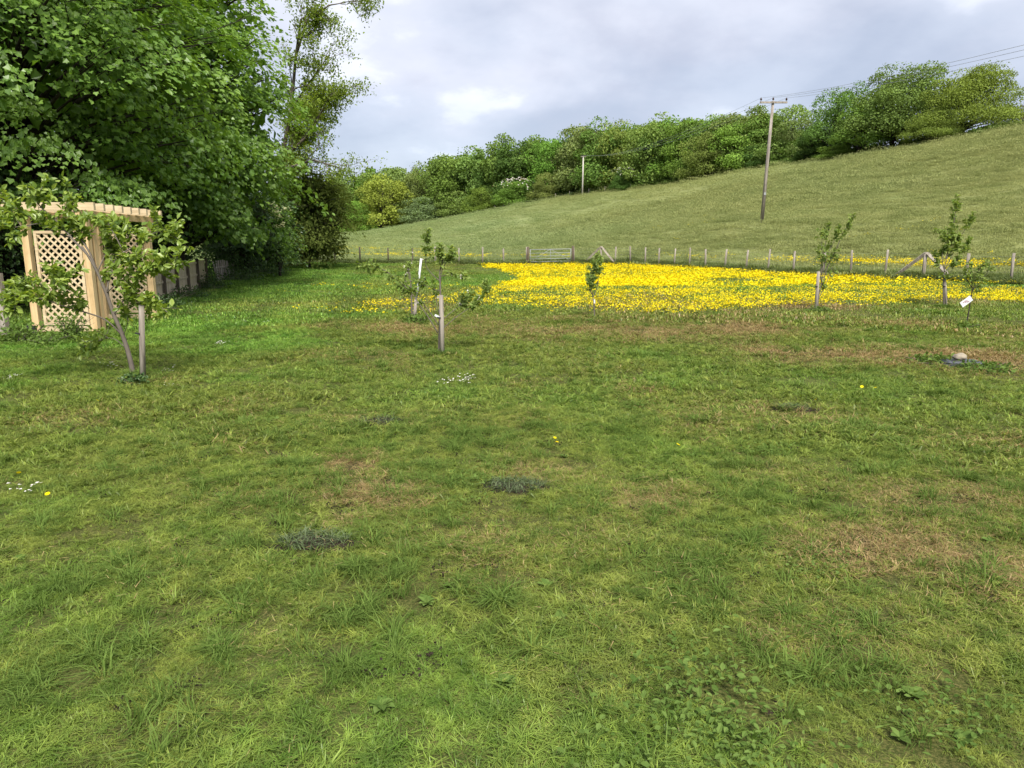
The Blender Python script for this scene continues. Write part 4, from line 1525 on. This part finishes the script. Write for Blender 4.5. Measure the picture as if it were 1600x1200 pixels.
# low plants at the foot of things
def low_plant(name, u, v, rad, hgt, n, size, mat, label, cat='plant', group=None):
    q = on_ground(u, v)
    root = thing(name, q, label, cat, group)
    st, lf = MB(), MB()
    for k in range(max(4, n // 40)):
        e = np.array((rng.normal(0, rad * .6), rng.normal(0, rad * .6), hgt * rng.uniform(.5, 1)))
        st.tube(bez((rng.normal(0, rad * .2), rng.normal(0, rad * .2), -.02), e * (.4, .4, .7), e, 4), [.006, .005, .004, .002], 4, cap=False)
    e = unit(rng.normal(size=(n, 3)) + (0, 0, .3))
    e[:, 2] = np.abs(e[:, 2])
    c = e * rng.uniform(.3, 1, (n, 1)) * (rad, rad, hgt)
    leaves(lf, c, e * .6 + rand_dir(n), e * .5 + (0, 0, .8) + rng.normal(0, .3, (n, 3)), size * rng.uniform(.6, 1.3, n), LEAF, rng.uniform(0, 1, n))
    st.build('stems', M_TWIG, root)
    lf.build('foliage', mat, root)
    return root


low_plant('potted_shrub', 112, 532, .34, .55, 900, .055, L_WEED, 'small green bush in front of the left lattice panel', 'shrub')
low_plant('weed_clump', 34, 535, .55, .42, 700, .07, L_WEED, 'weedy clump at the foot of the grey fence post')
low_plant('weed_clump', 72, 540, .30, .22, 300, .06, L_WEED, 'small weed clump at the foot of the left pergola post')
low_plant('weed_clump', 209, 601, .22, .13, 320, .05, L_DARK, 'dark leafy clump around the foot of the plum tree')
low_plant('weed_clump', 650, 505, .45, .22, 420, .07, L_WEED, 'green clump around the foot of the white stake')
low_plant('bramble', 262, 482, .7, .45, 700, .08, L_DARK, 'dark brambles at the near foot of the board fence')
low_plant('bramble', 296, 466, .8, .45, 700, .08, L_DARK, 'dark brambles along the middle of the board fence')
low_plant('bramble', 328, 452, 1.0, .8, 900, .09, L_DARK, 'dark brambles at the far end of the board fence')
low_plant('bramble', 372, 438, 1.4, .8, 900, .11, L_DARK, 'dark brambles past the pale boards added as light flecks')
low_plant('bramble', 410, 427, 1.6, .9, 900, .12, L_DARK, 'dark brambles at the foot of the elder bush')
low_plant('bramble', 452, 417, 2.0, .9, 900, .13, L_OLIVE, 'brambles at the foot of the olive-brown thorn tree')
low_plant('weed_clump', 1280, 488, .35, .16, 260, .06, L_WEED, 'low green clump at the foot of the slender stake tree')
low_plant('weed_clump', 1508, 513, .35, .12, 260, .06, L_WEED, 'low green clump at the foot of the labelled sapling')


# ------------------------------------------------------------------ young fruit trees
def px_branch(pts, Y, y0, y1):
    n = len(pts)
    return np.array([tuple(at(u, v, Y + y0 + (y1 - y0) * i / (n - 1))) for i, (u, v) in enumerate(pts)])


def smooth_line(P, n=4):
    out = []
    m = len(P)
    for i in range(m - 1):
        p0, p1, p2, p3 = P[max(i - 1, 0)], P[i], P[i + 1], P[min(i + 2, m - 1)]
        for t in np.arange(n) / n:
            out.append(.5 * (2 * p1 + (p2 - p0) * t + (2 * p0 - 5 * p1 + 4 * p2 - p3) * t * t + (3 * p1 - p0 - 3 * p2 + p3) * t ** 3))
    out.append(P[-1])
    return np.array(out)


def sapling(name, base_uv, trunk, branches, label, leaf_mat, lsize, per_m, r0, bark=M_TWIGG, spread=.07, twigs=3, twig_len=.22, blossom=0, depth=.5, cat='tree', leaf0=.35):
    q = on_ground(*base_uv)
    Y = q.y
    root = thing(name, q, label, cat)
    O = np.array(q)
    wb, lf, bl = MB(), MB(), MB()
    first = True
    tb = MB()
    for pts, r, dens in [(trunk, r0, 0)] + branches:
        y0 = 0
        y1 = rng.uniform(-depth, depth) if not first else 0
        P = smooth_line(px_branch(pts, Y, y0, y1)) - O
        if first:
            P[0] = (0, 0, -.04)
        (tb if first else wb).tube(P, np.linspace(r, max(r * .35, .003), len(P)), 7 if first else 5)
        first = False
        if not dens:
            continue
        segs = np.linalg.norm(np.diff(P, axis=0), axis=1)
        L = segs.sum()
        cum = np.r_[0, np.cumsum(segs)] / L

        def along(t):
            return np.array([np.interp(t, cum, P[:, k]) for k in range(3)])
        tw = []
        for _ in range(int(twigs * L / .3) + 1):
            t = rng.uniform(leaf0, 1)
            a_ = along(t)
            d = unit(unit(along(min(t + .05, 1)) - along(t - .06)) * .6 + rng.normal(0, .7, 3) + (0, 0, .25))
            l_ = twig_len * rng.uniform(.4, 1.2)
            e = a_ + d * l_
            wb.tube(bez(a_, a_ + d * l_ * .5 + (0, 0, .01), e, 4), np.linspace(.005, .002, 4), 4, cap=False)
            tw.append((a_, d, l_))
        tip = along(1)
        tw.append((along(.8), unit(tip - along(.8)), np.linalg.norm(tip - along(.8))))
        for a_, d, l_ in tw:
            n = max(2, int(per_m * dens * (l_ + .03) * rng.uniform(.7, 1.3)))
            t = rng.uniform(.1, 1.1, n)[:, None]
            # leaves sit in small whorls along the twig
            t = np.round(t * 5) / 5 + rng.normal(0, .03, (n, 1))
            c = a_ + d * t * l_ + rng.normal(0, spread * .22, (n, 3))
            dd = unit(d * .5 + rand_dir(n) * .9 + (0, 0, -.12))
            leaves(lf, c, dd, np.tile((0, -.15, 1.0), (n, 1)) + rng.normal(0, .45, (n, 3)), lsize * rng.uniform(.55, 1.2, n), LEAF, np.clip(rng.uniform(0, 1, n), 0, 1))
            if blossom and rng.uniform() < blossom:
                m = 6
                cc = a_ + d * rng.uniform(.2, 1) * l_ + rng.normal(0, .02, (m, 3))
                leaves(bl, cc, rand_dir(m), rand_dir(m) + (0, -.5, .5), .035, CLUMP, rng.uniform(0, 1, m))
    tr = tb.build('trunk', bark, root, True)
    wb.build('branches', bark, root, True)
    lf.build('foliage', leaf_mat, root)
    if bl.n:
        bl.build('blossom', L_BLOSSOM, root)
    return root


def stake(u, v, ut, vt, w, label, mat=M_OLDWOOD, group=None):
    q = on_ground(u, v)
    t_ = np.array(at(ut, vt, q.y)) - np.array(q)
    root = thing('tree_stake', q, label, 'stake', group)
    MB().tube([(0, 0, -.15), t_ * .5 + (.004, 0, 0), t_], [w / 2, w * .49, w * .46], 9).build('shaft', mat, root, True)
    MB().tube([t_ * .62 + (-w * .1, -w * .5, 0), t_ * .62 + (-w * .9, -w * .4, .01)], .012, 5).build('tie', M_BLACK, root)
    return root


# plum by the pergola
sapling('plum_tree', (208, 586), [(208, 586), (203, 560), (192, 525), (178, 492), (166, 458), (152, 425), (138, 400), (128, 385)],
        [([(152, 425), (140, 395), (125, 370), (118, 345), (114, 322), (110, 305)], .016, 1.0),
         ([(138, 400), (112, 372), (88, 345), (66, 326), (55, 308), (64, 296)], .014, 1.0),
         ([(112, 372), (80, 360), (40, 335), (10, 315), (-25, 300)], .012, 1.1),
         ([(88, 345), (55, 350), (20, 355), (-15, 350)], .010, 1.1),
         ([(166, 458), (172, 430), (182, 400), (196, 378), (203, 365), (203, 355)], .014, 1.0),
         ([(182, 400), (205, 388), (228, 370), (252, 362), (276, 372)], .010, 1.1),
         ([(178, 492), (195, 465), (210, 440), (228, 425), (250, 412), (274, 414)], .011, 1.1),
         ([(190, 388), (178, 365), (165, 350), (152, 340)], .009, .8),
         ([(192, 525), (165, 500), (130, 487), (98, 478), (70, 468), (40, 462), (18, 470)], .012, .9),
         ([(98, 478), (75, 455), (55, 440), (25, 452)], .008, 1.0),
         ([(98, 478), (85, 445), (98, 432)], .007, 1.0),
         ([(178, 492), (205, 480), (225, 470), (250, 482), (262, 488)], .008, .9),
         ([(166, 458), (185, 440), (200, 420), (215, 405)], .009, 1.1),
         ([(152, 425), (165, 395), (170, 370), (176, 350)], .009, 1.0),
         ([(192, 525), (200, 500), (192, 480), (200, 462)], .006, .9),
         ([(198, 545), (175, 528), (150, 535), (125, 545)], .006, .5)],
        'leafy young plum tree leaning over the lawn by the pergola', L_PLUM, .10, 88, .036, M_TWIG, .08, 3.8, .24, depth=.65)
stake(222, 592, 221, 477, .075, 'stout grey stake at the foot of the plum tree')

# bare-stemmed apple with the low stake
sapling('apple_sapling', (686, 552), [(686, 552), (687, 520), (688, 480), (688, 450), (687, 425), (694, 400)],
        [([(688, 450), (690, 425), (700, 405), (708, 393)], .010, .9),
         ([(687, 425), (692, 408), (686, 392)], .008, .8),
         ([(684, 520), (672, 500), (655, 475), (640, 455), (615, 432), (590, 417), (565, 414)], .011, .4),
         ([(685, 508), (670, 485), (650, 462), (632, 447)], .009, .5),
         ([(688, 502), (705, 488), (722, 474), (735, 462)], .008, 1.0),
         ([(689, 516), (712, 496), (735, 480), (752, 466), (760, 445)], .008, 1.0),
         ([(687, 495), (682, 470), (676, 445)], .006, .3),
         ([(688, 440), (672, 425), (665, 412), (667, 390), (668, 368)], .008, .6),
         ([(688, 432), (708, 428), (728, 434)], .006, .4),
         ([(688, 455), (668, 448), (650, 440)], .006, .4)],
        'spindly young apple tree with bare spreading branches on the lawn', L_APPLE, .072, 210, .024, M_TWIG, .05, 3.6, .13, .10, depth=.5, leaf0=.5)
stake(691, 554, 689, 461, .075, 'grey wooden stake tied to the spindly apple tree')
pt = on_ground(690, 553)
tg = thing('plant_tag', at(683, 494, pt.y - .08), 'small white tag tied on the spindly apple tree', 'tag')
MB().box((0, 0, 0), (.085, .01, .035), Matrix.Rotation(R(28), 4, 'Y')).build('card', M_WHITE, tg)
MB().tube([(.03, 0, -.015), (.055, .05, -.03), (.06, .09, -.03)], .002, 4).build('string', M_WIRE, tg)

sapling('apple_sapling', (644, 500), [(644, 500), (643, 470), (642, 445), (640, 425)],
        [([(642, 445), (638, 425), (644, 405), (643, 390)], .010, .7),
         ([(642, 450), (632, 435), (640, 418)], .010, .6),
         ([(643, 440), (655, 425), (660, 408)], .008, .5)],
        'slight young apple tree with blossom beside the white stake', L_APPLE, .065, 130, .026, M_TWIG, .06, 2.4, .16, .35, depth=.4)
q = on_ground(646, 502)
ws = thing('tree_stake', q, 'tall thin stake wrapped in white, leaning beside the slight apple tree', 'stake')
t_ = np.array(at(658, 404, q.y)) - np.array(q)
MB().tube([(0, 0, -.1), t_ * .35], [.045, .036], 9).build('shaft', M_OLDWOOD, ws, True)
MB().tube([t_ * .34, t_ * .7 + (.006, 0, 0), t_], [.028, .026, .024], 9).build('sleeve', M_WHITE, ws, True)

sapling('cherry_sapling', (929, 497), [(929, 497), (928, 475), (926, 462)],
        [([(926, 462), (921, 448), (922, 430), (928, 412), (933, 400)], .012, 1.0),
         ([(927, 464), (933, 448), (937, 425), (938, 405)], .010, 1.0),
         ([(926, 460), (924, 442), (926, 425), (931, 412)], .009, 1.0),
         ([(926, 460), (918, 448), (919, 435)], .008, .8)],
        'small bushy sapling alone among the yellow flowers', L_APPLE, .075, 150, .018, M_TWIG, .08, 4.5, .15, depth=.22, leaf0=.2)
pt = on_ground(929, 497)
g = thing('tree_guard', pt, 'short white guard around the stem of the small bushy sapling', 'guard')
z_ = at(928, 470, pt.y).z - pt.z
MB().tube([(-.01, 0, z_ - .06), (-.02, 0, z_ + .03)], [.022, .020], 8).build('sleeve', M_WHITE, g)
MB().tube([(0, 0, -.03), (-.012, .01, z_ - .05)], .008, 5).build('cane', M_BARKD, g)
low_plant('weed_clump', 936, 499, .16, .07, 90, .045, L_DARK, 'dark tuft at the foot of the small bushy sapling')

sapling('pear_sapling', (1277, 485), [(1277, 485), (1279, 462), (1283, 445), (1287, 425)],
        [([(1283, 440), (1283, 415), (1287, 395), (1292, 370), (1296, 350)], .014, .9),
         ([(1285, 445), (1292, 420), (1304, 395), (1315, 370), (1326, 350), (1336, 336)], .014, 1.0),
         ([(1287, 425), (1292, 400), (1304, 375), (1310, 352)], .010, .9),
         ([(1278, 468), (1290, 445), (1298, 425), (1306, 405)], .010, .7),
         ([(1284, 430), (1285, 400), (1284, 380), (1288, 360)], .009, .9)],
        'young pear tree with a flared top leaning from its pale stake', L_APPLE, .085, 85, .024, M_TWIG, .07, 2.8, .2, depth=.35, leaf0=.2)
stake(1274, 486, 1279, 424, .085, 'pale wooden stake holding the flared young pear tree')

sapling('apple_sapling', (1475, 479), [(1475, 479), (1474, 450), (1475, 425), (1480, 400)],
        [([(1478, 405), (1484, 380), (1490, 350), (1493, 330), (1494, 313)], .014, 1.0),
         ([(1476, 425), (1472, 400), (1478, 380), (1474, 362)], .012, 1.0),
         ([(1477, 420), (1487, 400), (1497, 378), (1510, 355), (1520, 343)], .012, 1.0),
         ([(1480, 400), (1492, 385), (1484, 368), (1487, 350)], .010, 1.0),
         ([(1475, 430), (1465, 412), (1462, 398)], .008, .7),
         ([(1476, 425), (1494, 408), (1503, 390), (1516, 372)], .009, .9),
         ([(1475, 440), (1485, 425), (1495, 410)], .008, .7)],
        'tallest young apple tree with upright leafy shoots by the slanted fence brace', L_APPLE, .095, 130, .024, M_TWIG, .07, 3.0, .2, depth=.4, leaf0=.15)
stake(1479, 479, 1475, 428, .075, 'weathered stake holding the tallest young apple tree')

sapling('plum_sapling', (1510, 507), [(1510, 507), (1514, 485), (1518, 460), (1519, 445)],
        [([(1518, 460), (1524, 440), (1530, 420), (1542, 408)], .010, .8),
         ([(1519, 445), (1516, 430), (1518, 412)], .009, .8),
         ([(1518, 455), (1530, 442), (1543, 425), (1546, 410)], .009, .7),
         ([(1519, 450), (1510, 435), (1508, 418)], .008, .7),
         ([(1517, 465), (1526, 452), (1528, 446)], .006, .8)],
        'small sparse sapling with a white label tied low on its stem', L_APPLE, .07, 130, .018, M_BARKD, .06, 2.4, .14, depth=.25, leaf0=.2)
pt = on_ground(1510, 507)
tg = thing('plant_label', at(1510, 471, pt.y - .06), 'large white plant label hanging from the small sparse sapling', 'label')
Mr = Matrix.Rotation(R(-38), 4, 'Y')
MB().box((0, 0, 0), (.26, .006, .13), Mr).build('card', M_WHITE, tg)
for k in range(3):
    MB().box((-.03 + .03 * k, -.005, .02 - .025 * k), (.09 - .02 * k, .002, .014), Mr).build('print', M_INK, tg)
MB().tube([(.10, 0, .08), (.13, .03, .11), (.14, .06, .12)], .003, 4).build('string', M_WIRE, tg)

# ------------------------------------------------------------------ dark inspection cover with a stone on it
q = on_ground(1502, 572)
cv = thing('inspection_cover', q, 'dark grey rectangular cover lying in the grass', 'cover', rz=R(-12))
mb = MB()
n = 4
prof = [(.25, .19, -.02), (.25, .19, .065), (.22, .165, .085), (.0, .0, .09)]
rings = [np.array([(-x, -y, z), (x, -y, z), (x, y, z), (-x, y, z)]) for x, y, z in prof[:3]]
V = np.concatenate(rings)
mb.add(V, [(a + i, a + (i + 1) % 4, a + 4 + (i + 1) % 4, a + 4 + i) for a in (0, 4) for i in range(4)] + [(8, 9, 10, 11)])
mb.build('lid', M_SLATE, cv)
MB().box((0, 0, .02), (.56, .44, .055)).build('rim', M_SLATE, cv)
for sx in (-.15, .15):
    MB().box((sx, -.11, .087), (.06, .022, .012)).build('handle_slot', M_BLACK, cv)


def rock(name, loc, r, label, flat=(1, .8, .55)):
    root_n = 10
    V, Fs = [], []
    for i in range(root_n + 1):
        for j in range(14):
            a_, b_ = math.pi * i / root_n, 2 * math.pi * j / 14
            d = np.array((math.sin(a_) * math.cos(b_), math.sin(a_) * math.sin(b_), math.cos(a_)))
            k_ = 1 + .18 * math.sin(3.1 * d[0] + 1.3) * math.cos(4 * d[1]) + .10 * math.sin(7 * d[2] + 5 * d[0])
            V.append(d * r * k_ * np.array(flat))
    for i in range(root_n):
        for j in range(14):
            Fs.append((i * 14 + j, (i + 1) * 14 + j, (i + 1) * 14 + (j + 1) % 14, i * 14 + (j + 1) % 14))
    o = MB().add(np.array(V), Fs).build(name, M_STONE, None, True)
    o.location = loc
    return tag(o, label, 'stone')


rock('stone', q + Vector((-.02, .03, .128)), .10, 'pale rounded stone weighing down the dark cover')
low_plant('weed_clump', 1462, 568, .45, .13, 520, .06, L_WEED, 'weeds growing against the left side of the dark cover')
low_plant('weed_clump', 1540, 578, .42, .12, 460, .06, L_WEED, 'weeds growing against the right side of the dark cover')

# ------------------------------------------------------------------ dark weedy mounds in the lawn
def mound(u, v, rad, label, n=900):
    q = on_ground(u, v)
    root = thing('weed_mound', q, label, 'weeds')
    a_ = np.linspace(0, 2 * math.pi, 19)[:-1]
    rr_ = rad * (1 + .30 * np.sin(2 * a_ + u) + .18 * np.sin(5 * a_ + u))
    V = [(0, 0, .035)]
    for s, z in ((.5, .032), (.85, .018), (1.05, -.004)):
        V += [(rr_[i] * s * math.cos(t) * 1.25, rr_[i] * s * math.sin(t) * .8, z) for i, t in enumerate(a_)]
    Fq = [(1 + k * 18 + i, 1 + (k + 1) * 18 + i, 1 + (k + 1) * 18 + (i + 1) % 18, 1 + k * 18 + (i + 1) % 18) for k in (0, 1) for i in range(18)]
    mb = MB().add(V, Fq)
    mb.f.append(np.array([(0, 1 + i, 1 + (i + 1) % 18) for i in range(18)]))
    mb.build('soil', M_SOILD, root, True)
    lf = MB()
    blades(lf, n, rad * .95, .025, .075, .0045, .9)
    for arr in lf.v:
        arr[:, 0] *= 1.25
        arr[:, 1] *= .8
        arr[:, 2] += .02
    lf.build('blades', L_GREYW, root)
    return root


mound(806, 763, .19, 'flat dark grey-green weed patch in the middle of the lawn', 520)
mound(492, 850, .17, 'ragged dark weed mound with bare soil in the near lawn', 420)
mound(590, 660, .20, 'small dark weed patch further up the lawn', 260)
mound(1240, 640, .16, 'low dark weed patch on the right of the lawn', 200)

# ------------------------------------------------------------------ crumbs of dark soil thrown up between the grass
mbs = []
for k in range(3):
    mb = MB()
    n = 16
    leaves(mb, np.c_[rng.normal(0, .022, (n, 2)), rng.uniform(.008, .026, n)], rand_dir(n), rand_dir(n) + (0, 0, .6), rng.uniform(.006, .014, n), CLUMP, .5)
    mbs.append(proto('soil_crumb_%d' % k, mb, M_SOILD))
scatter('soil_crumbs', with_z(np.r_[polar_points(150, 1.9, 8)[0], clumped(130, 1.9, 8, 35, .1)]), mbs, 'dark crumbs of soil showing between the grass', 'soil', .6, 1.3)
